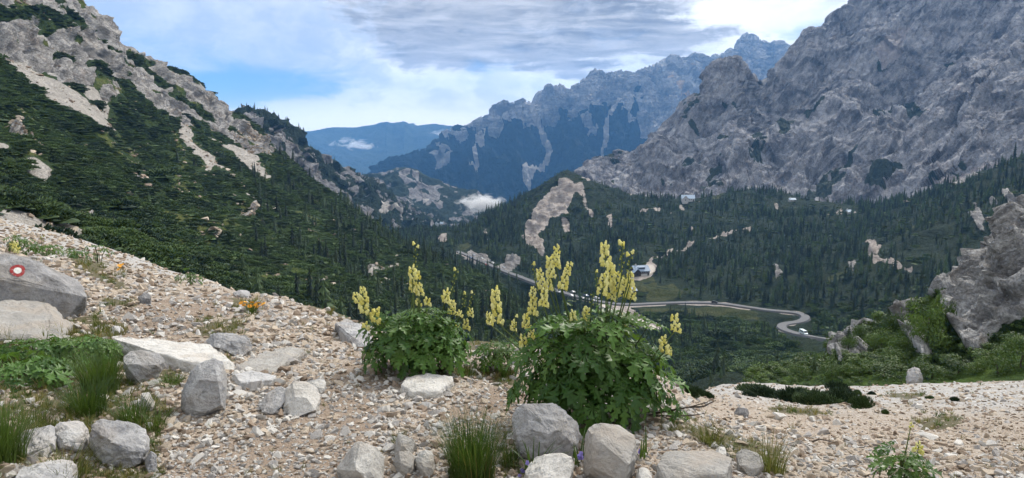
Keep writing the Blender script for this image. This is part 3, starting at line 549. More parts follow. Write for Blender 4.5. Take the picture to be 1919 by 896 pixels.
_aa, _ll = np.meshgrid(AZ, LR); GX, GY = np.exp(_ll) * np.sin(_aa), np.exp(_ll) * np.cos(_aa)
def _pch(x, y, xi):
    h = np.diff(x); d = np.diff(y) / h; m = np.zeros(len(x)); m[0], m[-1] = d[0], d[-1]
    for k in range(1, len(x) - 1):
        if d[k - 1] * d[k] > 0: m[k] = 2 * d[k - 1] * d[k] / (d[k - 1] + d[k])
    i = np.clip(np.searchsorted(x, xi) - 1, 0, len(x) - 2); t = (xi - x[i]) / h[i]
    return (2*t**3 - 3*t**2 + 1) * y[i] + (t**3 - 2*t**2 + t) * h[i] * m[i] + (3*t**2 - 2*t**3) * y[i + 1] + (t**3 - t**2) * h[i] * m[i + 1]
_caz, _cte = [], []
for u_, lst in sorted(GC.items()):
    pts = [px(u_, v_, D_) for v_, D_ in lst]; D0 = lst[-1][1]; P0 = pts[-1]
    xs = [math.log(.4), math.log(1.1)] + [math.log(D_) for _, D_ in lst]
    zf = .02 if u_ < 960 else -.05
    ys = [(zf - EYE) / .4, (zf - EYE) / 1.1] + [(p[2] - EYE) / D_ for p, (_, D_) in zip(pts, lst)]
    for f_, sl_ in ((1.12, .35), (1.5, .7), (2.6, .8), (5., .7), (9., .6), (20., .5), (40., .45)):
        Dn = D0 * f_; xs.append(math.log(Dn)); ys.append((P0[2] - (Dn - D0) * sl_ - EYE) / Dn)
    _caz.append(math.atan2(P0[0], P0[1])); _cte.append(_pch(np.array(xs), np.array(ys), LR))
_cte = np.array(_cte); _te = np.stack([np.interp(AZ, _caz, _cte[:, k]) for k in range(NR)])
for _ in range(16):
    _te[:, 1:-1] = _te[:, 1:-1] * .5 + (_te[:, :-2] + _te[:, 2:]) * .25
GZ = EYE + _te * np.exp(_ll)
_gp = np.stack([GX, GY, GZ], -1); _rr = np.exp(_ll)
GZ = GZ + fbm(_gp * [1, 1, 0] / 1.1, 4) * .035 * np.clip(_rr / 3, .6, 3) + fbm(_gp * [1, 1, 0] / .22, 3) * .010 + smooth(15, 60, _rr) * fbm(_gp / 9., 4) * .35
def gz(x, y):
    a = (np.arctan2(x, y) - AZ[0]) / (AZ[1] - AZ[0]); l = (np.log(np.maximum(np.hypot(x, y), .46)) - LR[0]) / (LR[1] - LR[0])
    a = np.clip(a, 0, NA - 1.001); l = np.clip(l, 0, NR - 1.001); i, j = l.astype(int), a.astype(int); f, g = l - i, a - j
    return (GZ[i, j] * (1 - f) + GZ[i + 1, j] * f) * (1 - g) + (GZ[i, j + 1] * (1 - f) + GZ[i + 1, j + 1] * f) * g
_TD = np.exp(np.linspace(math.log(1.2), math.log(110), 220))
def ghit(u, v):
    """where photo pixels meet the foreground ground: (n,3) points, nan when they miss it"""
    u = np.atleast_1d(np.asarray(u, float)); v = np.atleast_1d(np.asarray(v, float))
    base = px(u, v, 1.0) - np.array([0, 0, EYE])
    out = np.full((len(u), 3), np.nan)
    Q = base[:, None, :] * _TD[None, :, None]; zz = Q[..., 2] + EYE - gz(Q[..., 0], Q[..., 1])
    neg = zz < 0; k = np.argmax(neg, 1); ok = neg.any(1) & (k > 0)
    r = np.where(ok)[0]; z1, z0 = zz[r, k[r]], zz[r, k[r] - 1]; t = z0 / (z0 - z1)
    D = _TD[k[r] - 1] * (1 - t) + _TD[k[r]] * t
    P = base[r] * D[:, None]; P[:, 2] = gz(P[:, 0], P[:, 1]); out[r] = P
    return out
def gp(u, v): return ghit(u, v)[0]
GROUND_GRASS = [[(355, 612), (400, 596), (452, 604), (462, 624), (420, 636), (372, 634)], [(-200, 640), (120, 610), (220, 640), (250, 700), (300, 745), (320, 800), (300, 896), (120, 896), (150, 800), (60, 770), (-200, 800)], [(-300, 760), (40, 790), (60, 860), (-20, 920), (-300, 920)], [(20, 740), (150, 770), (160, 810), (60, 815)], [(150, 860), (290, 840), (300, 930), (150, 930)],
                [(1280, 790), (1340, 800), (1400, 830), (1480, 850), (1470, 896), (1400, 880), (1330, 840), (1285, 815)], [(820, 690), (890, 688), (960, 690), (965, 735), (900, 715), (850, 705)], [(130, 478), (180, 488), (205, 505), (240, 540), (215, 545), (180, 520), (140, 500)], [(180, 555), (250, 560), (260, 575), (190, 575)], [(430, 555), (495, 565), (490, 600), (440, 590)], [(300, 685), (345, 690), (350, 725), (305, 722)], [(400, 655), (440, 660), (430, 675)],
                [(520, 541), (600, 566), (690, 606), (700, 622), (640, 606), (560, 566)], [(1440, 762), (1500, 766), (1560, 770), (1555, 780), (1480, 778), (1442, 772)], [(1700, 790), (1780, 775), (1815, 785), (1790, 800), (1730, 806)], [(1640, 742), (1700, 735), (1740, 740), (1700, 748)], [(930, 850), (960, 800), (985, 840), (1000, 900), (920, 905)], [(120, 596), (190, 590), (240, 620), (200, 640), (150, 625)], [(860, 600), (960, 640), (960, 670), (880, 655)], [(1250, 770), (1290, 785), (1270, 820), (1240, 800)]]
GROUND_SOIL = [[(190, 590), (300, 560), (430, 548), (520, 560), (440, 590), (360, 612), (330, 640), (250, 645), (190, 635)], [(560, 900), (470, 800), (560, 720), (640, 690), (700, 645), (760, 690), (720, 760), (680, 830), (640, 900)], [(300, 900), (340, 820), (480, 800), (560, 900)], [(840, 745), (960, 720), (1000, 760), (950, 800), (860, 800)]]
def ground_masks(x, y, z):
    P = np.stack([x, y, z], -1); u, v = unpx(P)
    D = np.hypot(x, y); k = 1274 / np.maximum(D, 1)
    u = u + k * .10 * fbm(P / .35, 3); v = v + k * .045 * fbm(P / .35 + 7, 3)
    vis = y > .3
    T = np.zeros(u.shape, int)
    for pl in GROUND_SOIL: T[inpoly(u, v, pl) & vis] = 1
    for pl in GROUND_GRASS: T[inpoly(u, v, pl) & vis] = 2
    return T
_gT = ground_masks(GX, GY, GZ)
_gM = np.stack([_gT == 1, _gT == 2, smooth(9, 22, _rr)], -1).astype(float)
def ground_mat():
    m = bpy.data.materials.new('stony ground'); m.use_nodes = True; nt = m.node_tree; nt.nodes.clear()
    co = nd(nt, 'ShaderNodeTexCoord').outputs['Object']
    at = nd(nt, 'ShaderNodeSeparateColor', {0: nd(nt, 'ShaderNodeAttribute', attribute_name='mask').outputs['Color']})
    n1 = noise(nt, co, 1.3, 6, .6); n2 = noise(nt, co, 14., 6, .65); 
    v = nd(nt, 'ShaderNodeTexVoronoi', {'Vector': co, 'Scale': 42.}); v2 = nd(nt, 'ShaderNodeTexVoronoi', {'Vector': co, 'Scale': 110.})
    vf = nd(nt, 'ShaderNodeTexVoronoi', {'Vector': co, 'Scale': 9.})
    def pebbles(vn, pal):
        sc = nd(nt, 'ShaderNodeSeparateColor', {0: vn.outputs['Color']})
        c = mx(nt, sc.outputs[0], pal[0], pal[1]); return mx(nt, ma(nt, 'MULTIPLY', sstep(nt, sc.outputs[1], .6, .9), .8), c, pal[2])
    pal = ((.20, .15, .11), (.40, .33, .26), (.50, .47, .42))
    c = mx(nt, .5, pebbles(v, pal), pebbles(v2, pal))
    far = mx(nt, .3, pebbles(vf, ((.29, .275, .255), (.43, .41, .385), (.53, .52, .50))), pebbles(v, ((.24, .22, .20), (.42, .40, .37), (.54, .53, .51))))
    far = mx(nt, sstep(nt, noise(nt, vscale(nt, co, (.12, .5, .3)), 1.6, 5, .6), .50, .66), far, (.31, .275, .225))
    c = mx(nt, at.outputs[2], c, far)
    def edge(a): return sstep(nt, ma(nt, 'ADD', a, ma(nt, 'MULTIPLY', ma(nt, 'SUBTRACT', n2, .5), 1.2)), .35, .65)
    c = mx(nt, ma(nt, 'MULTIPLY', edge(at.outputs[0]), .62), c, mx(nt, n1, (.165, .115, .08), (.25, .19, .14)))
    c = mx(nt, ma(nt, 'MULTIPLY', edge(at.outputs[1]), .85), c, mx(nt, n2, (.045, .048, .018), (.11, .095, .045)))
    h = ma(nt, 'ADD', ma(nt, 'MULTIPLY', ma(nt, 'SUBTRACT', 1., v.outputs['Distance']), .010), ma(nt, 'ADD', ma(nt, 'MULTIPLY', n2, .03), ma(nt, 'MULTIPLY', ma(nt, 'SUBTRACT', 1., v2.outputs['Distance']), .004)))
    h = ma(nt, 'ADD', h, ma(nt, 'MULTIPLY', ma(nt, 'MULTIPLY', ma(nt, 'SUBTRACT', 1., vf.outputs['Distance']), .06), at.outputs[2]))
    b = nd(nt, 'ShaderNodeBump', {'Height': h, 'Strength': 1., 'Distance': 1.})
    bs = nd(nt, 'ShaderNodeBsdfPrincipled', {'Base Color': c, 'Roughness': .95, 'Normal': b.outputs[0], 'Specular IOR Level': .15})
    nt.links.new(bs.outputs[0], nd(nt, 'ShaderNodeOutputMaterial').inputs[0]); return m
GP = np.stack([GX, GY, GZ], -1)
ground = gridmesh('ground', GP, ground_mat(), _gM, kind='structure')
# ================================================================== scattering
def gn_scatter(name, pts, rots, scls, idx, protos, label=None, parent=None):
    me = bpy.data.meshes.new(name); me.vertices.add(len(pts)); me.vertices.foreach_set('co', np.asarray(pts, np.float32).reshape(-1))
    for nm, arr in (('rot', rots), ('scl', scls)):
        a = me.attributes.new(nm, 'FLOAT_VECTOR', 'POINT'); a.data.foreach_set('vector', np.asarray(arr, np.float32).reshape(-1))
    a = me.attributes.new('pick', 'INT', 'POINT'); a.data.foreach_set('value', np.asarray(idx, np.int32))
    o = link(bpy.data.objects.new(name, me), parent, kind='stuff', label=label)
    ng = bpy.data.node_groups.new(name + ' scatter', 'GeometryNodeTree')
    ng.interface.new_socket('Geometry', in_out='INPUT', socket_type='NodeSocketGeometry'); ng.interface.new_socket('Geometry', in_out='OUTPUT', socket_type='NodeSocketGeometry')
    gi = ng.nodes.new('NodeGroupInput'); go = ng.nodes.new('NodeGroupOutput'); jn = ng.nodes.new('GeometryNodeJoinGeometry')
    for p in protos:
        oi = ng.nodes.new('GeometryNodeObjectInfo'); oi.inputs['Object'].default_value = p; oi.inputs['As Instance'].default_value = True
        ng.links.new(oi.outputs['Geometry'], jn.inputs[0])
    ip = ng.nodes.new('GeometryNodeInstanceOnPoints'); ng.links.new(gi.outputs[0], ip.inputs['Points']); ng.links.new(jn.outputs[0], ip.inputs['Instance'])
    ip.inputs['Pick Instance'].default_value = True
    def attr(nm, t):
        n = ng.nodes.new('GeometryNodeInputNamedAttribute'); n.data_type = t; n.inputs['Name'].default_value = nm
        return n.outputs['Attribute']
    er = ng.nodes.new('FunctionNodeEulerToRotation'); ng.links.new(attr('rot', 'FLOAT_VECTOR'), er.inputs[0])
    ng.links.new(er.outputs[0], ip.inputs['Rotation']); ng.links.new(attr('scl', 'FLOAT_VECTOR'), ip.inputs['Scale']); ng.links.new(attr('pick', 'INT'), ip.inputs['Instance Index'])
    ng.links.new(ip.outputs[0], go.inputs[0])
    md = o.modifiers.new('scatter', 'NODES'); md.node_group = ng
    return o
def leafmat(name, a, b, rough=.55, trans=.25, spec=.3, tip=None, objrand=True, nscale=4., wide=0.):
    m = bpy.data.materials.new(name); m.use_nodes = True; nt = m.node_tree; nt.nodes.clear()
    co = nd(nt, 'ShaderNodeTexCoord').outputs['Object']
    r = nd(nt, 'ShaderNodeObjectInfo').outputs['Random']
    f = ma(nt, 'ADD', ma(nt, 'MULTIPLY', r, .55 if objrand else 0.), ma(nt, 'MULTIPLY', noise(nt, co, nscale, 4, .6), .7))
    if wide: f = ma(nt, 'ADD', f, ma(nt, 'MULTIPLY', ma(nt, 'SUBTRACT', noise(nt, nd(nt, 'ShaderNodeNewGeometry').outputs['Position'], wide, 3, .5), .5), 1.6))
    c = mx(nt, sstep(nt, f, .25, .95), a, b)
    if tip:
        gz_ = nd(nt, 'ShaderNodeSeparateXYZ', {0: co}).outputs[2]; c = mx(nt, sstep(nt, gz_, tip[1], tip[2]), c, tip[0])
    bs = nd(nt, 'ShaderNodeBsdfPrincipled', {'Base Color': c, 'Roughness': rough, 'Specular IOR Level': spec})
    out = nd(nt, 'ShaderNodeOutputMaterial')
    if trans:
        tr = nd(nt, 'ShaderNodeBsdfTranslucent', {'Color': mx(nt, .5, c, (.12, .2, .02))})
        ms = nd(nt, 'ShaderNodeMixShader', {0: trans, 1: bs.outputs[0], 2: tr.outputs[0]}); nt.links.new(ms.outputs[0], out.inputs[0])
    else: nt.links.new(bs.outputs[0], out.inputs[0])
    return m
M_SPRUCE = leafmat('spruce needles', (.006, .015, .009), (.040, .062, .030), trans=0, rough=.8, wide=.03)
M_LARCH = leafmat('larch needles', (.028, .050, .018), (.060, .095, .032), trans=0, rough=.8)
M_PINE = leafmat('dwarf pine needles', (.009, .025, .006), (.058, .098, .022), trans=0, rough=.75, wide=.06)
M_BARK = leafmat('bark', (.06, .045, .035), (.10, .08, .065), trans=0, rough=.95)
M_BUSH = leafmat('broad leaves', (.022, .048, .010), (.060, .105, .022), trans=.25)
M_BUSHL = leafmat('light broad leaves', (.045, .085, .014), (.10, .16, .032), trans=.3)

def rot_from(n, spin):
    """matrix whose z axis is n"""
    n = Vector(n).normalized(); q = n.to_track_quat('Z', 'Y'); return q @ Quaternion((0, 0, 1), spin)
def tree_mesh(name, seed, rad=.2, tiers=9, n=9, mat=None, bare=.08):
    r = random.Random(seed); V, F = [], []
    for k in range(tiers):
        t = k / (tiers - 1); z = bare + (1 - bare) * (t ** .92) * .93; rr = rad * (1 - t) ** .8 * r.uniform(.85, 1.12) + .012
        top = min(1.0, z + .16 * (1 - .45 * t)); a0 = r.uniform(0, 6.3); b = len(V); V.append((0, 0, top))
        ox, oy = r.uniform(-.01, .01), r.uniform(-.01, .01)
        for i in range(2 * n):
            a = a0 + math.pi * i / n + r.uniform(-.12, .12); q = rr * (r.uniform(.8, 1.2) if i % 2 == 0 else r.uniform(.42, .62)); dz = -(.055 * (1 - t) + .01) * r.uniform(.6, 1.3) if i % 2 == 0 else .02
            V.append((ox + q * math.cos(a), oy + q * math.sin(a), z + dz))
        for i in range(2 * n): F.append((b, b + 1 + i, b + 1 + (i + 1) % (2 * n)))
    return V, F
def trunk_mesh(h=.9, r0=.018):
    V, F = [], []
    for k, (z, r) in enumerate(((-.06, r0 * 1.3), (.1, r0), (h, r0 * .2))):
        for i in range(5): V.append((r * math.cos(i * 1.2566), r * math.sin(i * 1.2566), z))
    for k in range(2):
        for i in range(5): F.append((k * 5 + i, k * 5 + (i + 1) % 5, k * 5 + 5 + (i + 1) % 5, k * 5 + 5 + i))
    return V, F
def shoots(seed, N, rad, h, L, wd, lobes=4, up=.7):
    """a cushion of upright needle shoots"""
    r = random.Random(seed); V, F = [], []; cs = [(r.uniform(-.5, .5) * rad, r.uniform(-.5, .5) * rad, r.uniform(.5, .75) * rad, r.uniform(.6, 1.) * h) for _ in range(lobes)]
    for k in range(N):
        cx, cy, cr, ch = cs[k % lobes]; a = r.uniform(0, 6.283); q = math.sqrt(r.random())
        x, y = cx + cr * q * math.cos(a), cy + cr * q * math.sin(a); z = ch * math.sqrt(max(0, 1 - q * q)) * r.uniform(.55, 1.0)
        d = Vector((math.cos(a) * q * .9 + r.uniform(-.35, .35), math.sin(a) * q * .9 + r.uniform(-.35, .35), up)).normalized()
        s = d.orthogonal().normalized(); s2 = d.cross(s); b = len(V); l = L * r.uniform(.7, 1.3); w = wd * r.uniform(.7, 1.3)
        p = Vector((x, y, z)); V.append(tuple(p + d * l))
        for i in range(4):
            t = i * math.pi / 2 + r.random(); V.append(tuple(p + d * l * .25 + (s * math.cos(t) + s2 * math.sin(t)) * w))
        V.append(tuple(p - d * l * .35))
        for i in range(4): F.append((b, b + 1 + i, b + 1 + (i + 1) % 4)); F.append((b + 5, b + 1 + (i + 1) % 4, b + 1 + i))
    b = len(V); V.append((0, 0, h * .5))          # the dense heart of the bush
    for i in range(9): V.append((rad * .9 * math.cos(i * .698), rad * .9 * math.sin(i * .698), -.05))
    for i in range(9): F.append((b, b + 1 + i, b + 1 + (i + 1) % 9))
    return V, F
def leafy(seed, N, rad, h, ls, lobes=6):
    """a crown of small leaf-shaped faces gathered in clumps"""
    r = random.Random(seed); V, F = [], []
    cs = []
    for _ in range(lobes):
        a = r.uniform(0, 6.283); q = r.uniform(.1, .7) * rad; cs.append((q * math.cos(a), q * math.sin(a), r.uniform(.3, .8) * h, r.uniform(.3, .5) * rad))
    for k in range(N):
        cx, cy, cz, cr = cs[k % lobes]; d = Vector((r.gauss(0, 1), r.gauss(0, 1), r.gauss(.25, 1))).normalized(); p = Vector((cx, cy, cz)) + Vector((d.x * cr, d.y * cr, d.z * cr * .8 * h / rad)) * r.uniform(.55, 1.08)
        if p.z < 0: p.z = r.uniform(0, .2) * h
        n = (d + Vector((r.uniform(-.7, .7), r.uniform(-.7, .7), r.uniform(0, .9)))).normalized(); s = n.orthogonal().normalized(); s = Quaternion(n, r.uniform(0, 6.28)) @ s; t = n.cross(s); l = ls * r.uniform(.7, 1.35); b = len(V)
        V += [tuple(p - s * l), tuple(p + t * l * .5 + n * l * .1), tuple(p + s * l), tuple(p - t * l * .5 + n * l * .1)]; F.append((b, b + 1, b + 2, b + 3))
    return V, F
def proto(name, V, F, mats, midx=None):
    return bpy.data.objects.new(name, mkmesh(name, V, F, mats, midx))
def join(*vfm):
    V, F, I = [], [], []
    for v, f, i in vfm:
        b = len(V); V += v; F += [tuple(b + k for k in q) for q in f]; I += [i] * len(f)
    return V, F, I
TR = []
TRUNK = mkmesh('trunk', *trunk_mesh(), [M_BARK])
CROWN, TPROTO = [], []
for k, (rad, ti, nn, mt) in enumerate(((.17, 9, 8, M_SPRUCE), (.20, 8, 9, M_SPRUCE), (.145, 10, 7, M_SPRUCE), (.22, 8, 8, M_LARCH))):
    v, f = tree_mesh('c', 40 + k, rad, ti, nn); CROWN.append(mkmesh('crown', v, f, [mt]))
    V, F, I = join((v, f, 0), (*trunk_mesh(), 1)); TPROTO.append(proto('conifer source', V, F, [mt, M_BARK], I))
PROTO_PINE = []
for k in range(4):
    v, f = shoots(70 + k, 230, 1., .62, .20, .060, 6); PROTO_PINE.append(proto('dwarf pine source', v, f, [M_PINE]))
PROTO_BUSH = []
for k in range(2):
    v, f = leafy(90 + k, 260, 1., .9, .10); PROTO_BUSH.append(proto('bush source', v, f, [M_BUSH if k else M_BUSHL]))

def sample(s, n, dens):
    """n random points on a sheet, dens = weight per cell (area is multiplied in); returns points, u, v, cell T"""
    P = s.P; e1 = P[:-1, 1:] - P[:-1, :-1]; e2 = P[1:, :-1] - P[:-1, :-1]; A = np.linalg.norm(np.cross(e1, e2), axis=-1)
    W = (A * dens[:-1, :-1]).reshape(-1); W = W / W.sum()
    c = rng.choice(len(W), n, p=W); i, j = np.divmod(c, P.shape[1] - 1); f, g = rng.random((2, n))[:, :, None]
    Q = (P[i, j] * (1 - f) + P[i + 1, j] * f) * (1 - g) + (P[i, j + 1] * (1 - f) + P[i + 1, j + 1] * f) * g
    return Q, i, j
def area(s, dens):
    P = s.P; e1 = P[:-1, 1:] - P[:-1, :-1]; e2 = P[1:, :-1] - P[:-1, :-1]; return (np.linalg.norm(np.cross(e1, e2), axis=-1) * dens[:-1, :-1]).sum()
def seen(Q, top, objs):
    """line of sight from the camera to the upper part of a plant"""
    o = Vector((0, 0, EYE)); p = Vector(Q) + Vector((0, 0, top)); d = p - o; L = d.length; d.normalize()
    for ob in objs:
        ok, loc, _, _ = ob.ray_cast(o, d)
        if ok and (loc - o).length < L - 1.0: return False
    return True
bpy.context.view_layer.update()
def plant_out(what, Q, h, pick, wid, individuals, kindname, catname, labelf, groupf, stuffname, stufflabel, blockers, protos, parts):
    """the largest in view become things with parts, all others one object of kind stuff"""
    D = np.linalg.norm(Q[:, :2], axis=1); u, v = unpx(Q); size = h / D * np.where((u > 5) & (u < 1914) & (v < 890), 1, 0)
    order = np.argsort(-size); chosen = []
    for k in order[:individuals * 6]:
        if len(chosen) >= individuals: break
        if seen(Q[k], h[k] * .7, blockers): chosen.append(k)
    rot = rng.random(len(Q)) * 6.283
    cs = set(chosen); rest = np.array([k for k in range(len(Q)) if k not in cs])
    gn_scatter(stuffname, Q[rest], np.stack([rng.normal(0, .04, len(rest)), rng.normal(0, .04, len(rest)), rot[rest]], -1), np.stack([wid[rest], wid[rest], h[rest]], -1), pick[rest], protos, stufflabel)
    for k in chosen:
        parts(k, Q[k], rot[k], wid[k], h[k], pick[k], labelf(u[k], v[k], D[k]), groupf(u[k], v[k], D[k]))
    return chosen

# ------------------------------------------------------------------ woods on the pass
def conifer(k, q, rz, w, h, pick, label, group):
    e = empty('conifer_tree', q, (0, 0, rz), label=label, cat='tree', group=group); e.scale = (w, w, h)
    inst('trunk', TRUNK, parent=e); inst('crown', CROWN[pick], parent=e)
s = wooded_pass
nse = fbm(s.P / 55., 3)
wood = ((s.M.sum(-1) < .15) & (s.road > 5.0)).astype(float) * np.clip(1 + .7 * nse, .25, 2)
wood *= np.where(s.v > 585, .55, 1) * np.where(s.t < 1, .4, 1)
nearroad = np.zeros(s.u.shape)
for du_ in (3, 6, 9, 12, 15): nearroad = np.maximum(nearroad, segdist(s.u, s.v - du_, ROAD1) < 5)
for du_ in (18, 22, 26): nearroad = np.maximum(nearroad, (segdist(s.u, s.v - du_, ROAD1) < 6) & (s.u > 1440))
wood *= np.where((nearroad > 0) & (s.u > 1180), 0, 1)
wood *= np.where(inpoly(s.u, s.v, [(1180, 530), (1186, 500), (1222, 498), (1226, 530)]), 0, 1) * np.where(inpoly(s.u, s.v, [(1262, 392), (1262, 366), (1308, 366), (1308, 392)]), 0, 1) * np.where(inpoly(s.u, s.v, [(1465, 388), (1465, 372), (1606, 386), (1606, 408)]), 0, 1)
n_w = 15000
Qw, wi, wj = sample(s, n_w, wood)
hw = rng.lognormal(math.log(7.0), .28, n_w) * np.clip(1 + .35 * nse[wi, wj], .6, 1.5); hw = np.where(s.v[wi, wj] > 600, hw * .75, hw); hw = np.where((s.u[wi, wj] > 985) & (s.u[wi, wj] < 1190) & (s.v[wi, wj] < 395), hw * .5, hw)
pk = rng.choice(4, n_w, p=[.36, .28, .26, .10])
# woods on the lower right half of the left slope
s2 = left_slope
nse2 = fbm(s2.P / 40., 3)
wood2 = ((s2.M.sum(-1) < .1)).astype(float) * (.12 + smooth(430, 760, s2.u + (s2.v - 330) * .1 + 160 * nse2)) * smooth(150, 300, s2.u) * np.clip(.75 + nse2, .05, 2) * smooth(250, 330, s2.v + 30 * nse2)
n_w2 = 1500
Qw2, wi2, wj2 = sample(s2, n_w2, wood2)
hw2 = rng.lognormal(math.log(5.6), .34, n_w2) * smooth(300, 700, s2.u[wi2, wj2] + 250) * np.clip(1 + .3 * nse2[wi2, wj2], .6, 1.4); hw2 = np.clip(hw2, 2.2, 14)
pk2 = rng.choice(4, n_w2, p=[.34, .26, .25, .15])
blk = [left_slope.obj, ground, bank.obj]
QQ = np.concatenate([Qw, Qw2]); HH = np.concatenate([hw, hw2]); PP = np.concatenate([pk, pk2]); isleft = np.arange(len(QQ)) >= n_w
def tlabel(u, v, D):
    if u < 1010 and D < 620 and v > 270: return 'small dark conifer growing in the open wood on the left mountainside'
    if v > 585: return 'dark conifer growing in the bushy basin below the winding road'
    return 'dark conifer standing in the dense wood behind the winding road'
def tgroup(u, v, D):
    return 'conifers on the left mountainside' if (u < 1010 and D < 620 and v > 270) else ('conifers below the road' if v > 585 else 'conifers behind the road')
plant_out('conifer', QQ, HH, PP, HH * rng.uniform(.85, 1.2, len(HH)), 300, 'conifer_tree', 'tree', tlabel, tgroup, 'conifer_forest', 'dark conifer forest covering the pass, the hill and the lower slopes', blk, TPROTO, conifer)
# far woods in the valley and below the crag
Qv, vi, vj = sample(valley_floor, 5200, np.where(valley_floor.t < 3.2, 1., .0) * np.clip(.8 + fbm(valley_floor.P / 90., 3), .1, 2))
hv = rng.lognormal(math.log(11), .25, len(Qv))
Qc, ci, cj = sample(crag, 1500, (crag.M.sum(-1) < .3) * 1.0 * (crag.t < 2)); hc = rng.lognormal(math.log(6), .3, len(Qc))
Qf = np.concatenate([Qv, Qc]); hf = np.concatenate([hv, hc])
gn_scatter('valley_forest', Qf, np.stack([np.zeros(len(Qf)), np.zeros(len(Qf)), rng.random(len(Qf)) * 6.28], -1), np.stack([hf, hf, hf], -1), rng.integers(0, 3, len(Qf)), TPROTO, 'far dark forest filling the valley floor beyond the pass')

# ------------------------------------------------------------------ dwarf pine on the left slope and in the basin
pine = ((s2.M.sum(-1) < .12) + .30 * (s2.T == GRASS) * (s2.v > 235)) * np.clip(.9 + .8 * fbm(s2.P / 16., 3), .0, 2) * np.where(s2.t < .6, 0, 1) * np.where(s2.t > 5.0, .2, 1)
n_p = 30000
Qp, pi_, pj_ = sample(s2, n_p, pine / np.maximum(np.linalg.norm(s2.P[..., :2], axis=-1), 90) ** .7)
hp = rng.lognormal(math.log(1.3), .30, n_p)
basin = ((s.M.sum(-1) < .4) + .35 * (s.T == GRASS)) * smooth(560, 600, s.v) * np.where(s.t < .5, 0, 1) * (s.road > 6) * np.where((nearroad > 0) & (s.v < 670), 0, 1)
Qb, bi, bj = sample(s, 5200, basin); hb = rng.lognormal(math.log(2.5), .3, len(Qb))
Qh, hi_, hj_ = sample(s, 3000, (s.M.sum(-1) < .4) * (s.t > 3.) * 1.0 * (s.road > 5)); hh_ = rng.lognormal(math.log(2.2), .3, len(Qh))
QP = np.concatenate([Qp, Qb, Qh]); HP = np.concatenate([hp, hb, hh_])
def dpine(k, q, rz, w, h, pick, label, group):
    inst('dwarf_pine', PROTO_PINE[pick].data, q, (0, 0, rz), (w, w, h), label=label, cat='shrub', group=group)
plant_out('pine', QP, HP, rng.integers(0, 4, len(QP)), HP * rng.uniform(.95, 1.5, len(HP)), 300, 'dwarf_pine', 'shrub',
          lambda u, v, D: 'low dark green dwarf pine bush in the thicket on the left mountainside' if u < 1010 else 'low dark green dwarf pine bush in the basin below the road',
          lambda u, v, D: 'dwarf pines on the left mountainside' if u < 1010 else 'dwarf pines in the basin',
          'dwarf_pine_thicket', 'dark green thicket of dwarf pine covering the mountainsides', [ground, bank.obj, left_slope.obj], PROTO_PINE, dpine)
# ================================================================== stones and boulders
def stone_mat(name, a, b, stain=(.30, .24, .18), stain_amt=.35, dark=.4, scale=7., rnd=.35, bump=.012, lichen=0.):
    m = bpy.data.materials.new(name); m.use_nodes = True; nt = m.node_tree; nt.nodes.clear()
    co = nd(nt, 'ShaderNodeTexCoord').outputs['Object']; oi = nd(nt, 'ShaderNodeObjectInfo').outputs['Random']
    co = nd(nt, 'ShaderNodeVectorMath', {0: co, 1: nd(nt, 'ShaderNodeCombineXYZ', {0: ma(nt, 'MULTIPLY', oi, 37.), 1: ma(nt, 'MULTIPLY', oi, 91.)}).outputs[0]}, operation='ADD').outputs[0]
    n1 = noise(nt, co, scale, 8, .65, .4); n2 = noise(nt, co, scale * 6, 6, .7); n3 = noise(nt, co, scale * .6, 4, .5)
    f = ma(nt, 'ADD', ma(nt, 'MULTIPLY', n1, .7), ma(nt, 'ADD', ma(nt, 'MULTIPLY', n2, .3), ma(nt, 'MULTIPLY', ma(nt, 'SUBTRACT', oi, .5), rnd)))
    c = mx(nt, sstep(nt, f, .30, .70), a, b)
    c = mx(nt, ma(nt, 'MULTIPLY', sstep(nt, n3, .48, .66), stain_amt), c, stain)
    ck = nd(nt, 'ShaderNodeTexVoronoi', {'Vector': nd(nt, 'ShaderNodeVectorMath', {0: co, 1: nd(nt, 'ShaderNodeTexNoise', {'Vector': co, 'Scale': scale, 'Detail': 3}).outputs['Color']}, operation='ADD').outputs[0], 'Scale': scale * .45}, feature='DISTANCE_TO_EDGE').outputs[0]
    c = mx(nt, ma(nt, 'MULTIPLY', sstep(nt, ck, .010, .0), dark * .12), c, (.05, .048, .045))
    if lichen: c = mx(nt, ma(nt, 'MULTIPLY', sstep(nt, noise(nt, co, scale * 2.2, 5, .7), .60, .70), lichen), c, (.12, .12, .105))
    h = ma(nt, 'ADD', ma(nt, 'MULTIPLY', n1, 1.), ma(nt, 'ADD', ma(nt, 'MULTIPLY', n2, .35), ma(nt, 'MULTIPLY', noise(nt, co, scale * 2.5, 4, .6), .4)))
    bp = nd(nt, 'ShaderNodeBump', {'Height': h, 'Strength': .8, 'Distance': bump})
    bs = nd(nt, 'ShaderNodeBsdfPrincipled', {'Base Color': c, 'Roughness': .88, 'Normal': bp.outputs[0], 'Specular IOR Level': .2})
    nt.links.new(bs.outputs[0], nd(nt, 'ShaderNodeOutputMaterial').inputs[0]); return m
M_GREY = stone_mat('grey limestone', (.20, .20, .205), (.50, .49, .475), stain_amt=.3, bump=.05, lichen=.75)
M_PALE = stone_mat('pale limestone', (.30, .285, .26), (.56, .54, .50), stain=(.38, .31, .24), stain_amt=.35, bump=.045, lichen=.5)
M_DARKR = stone_mat('weathered limestone', (.14, .138, .14), (.38, .37, .36), stain=(.20, .17, .13), stain_amt=.4, bump=.05, lichen=.7)
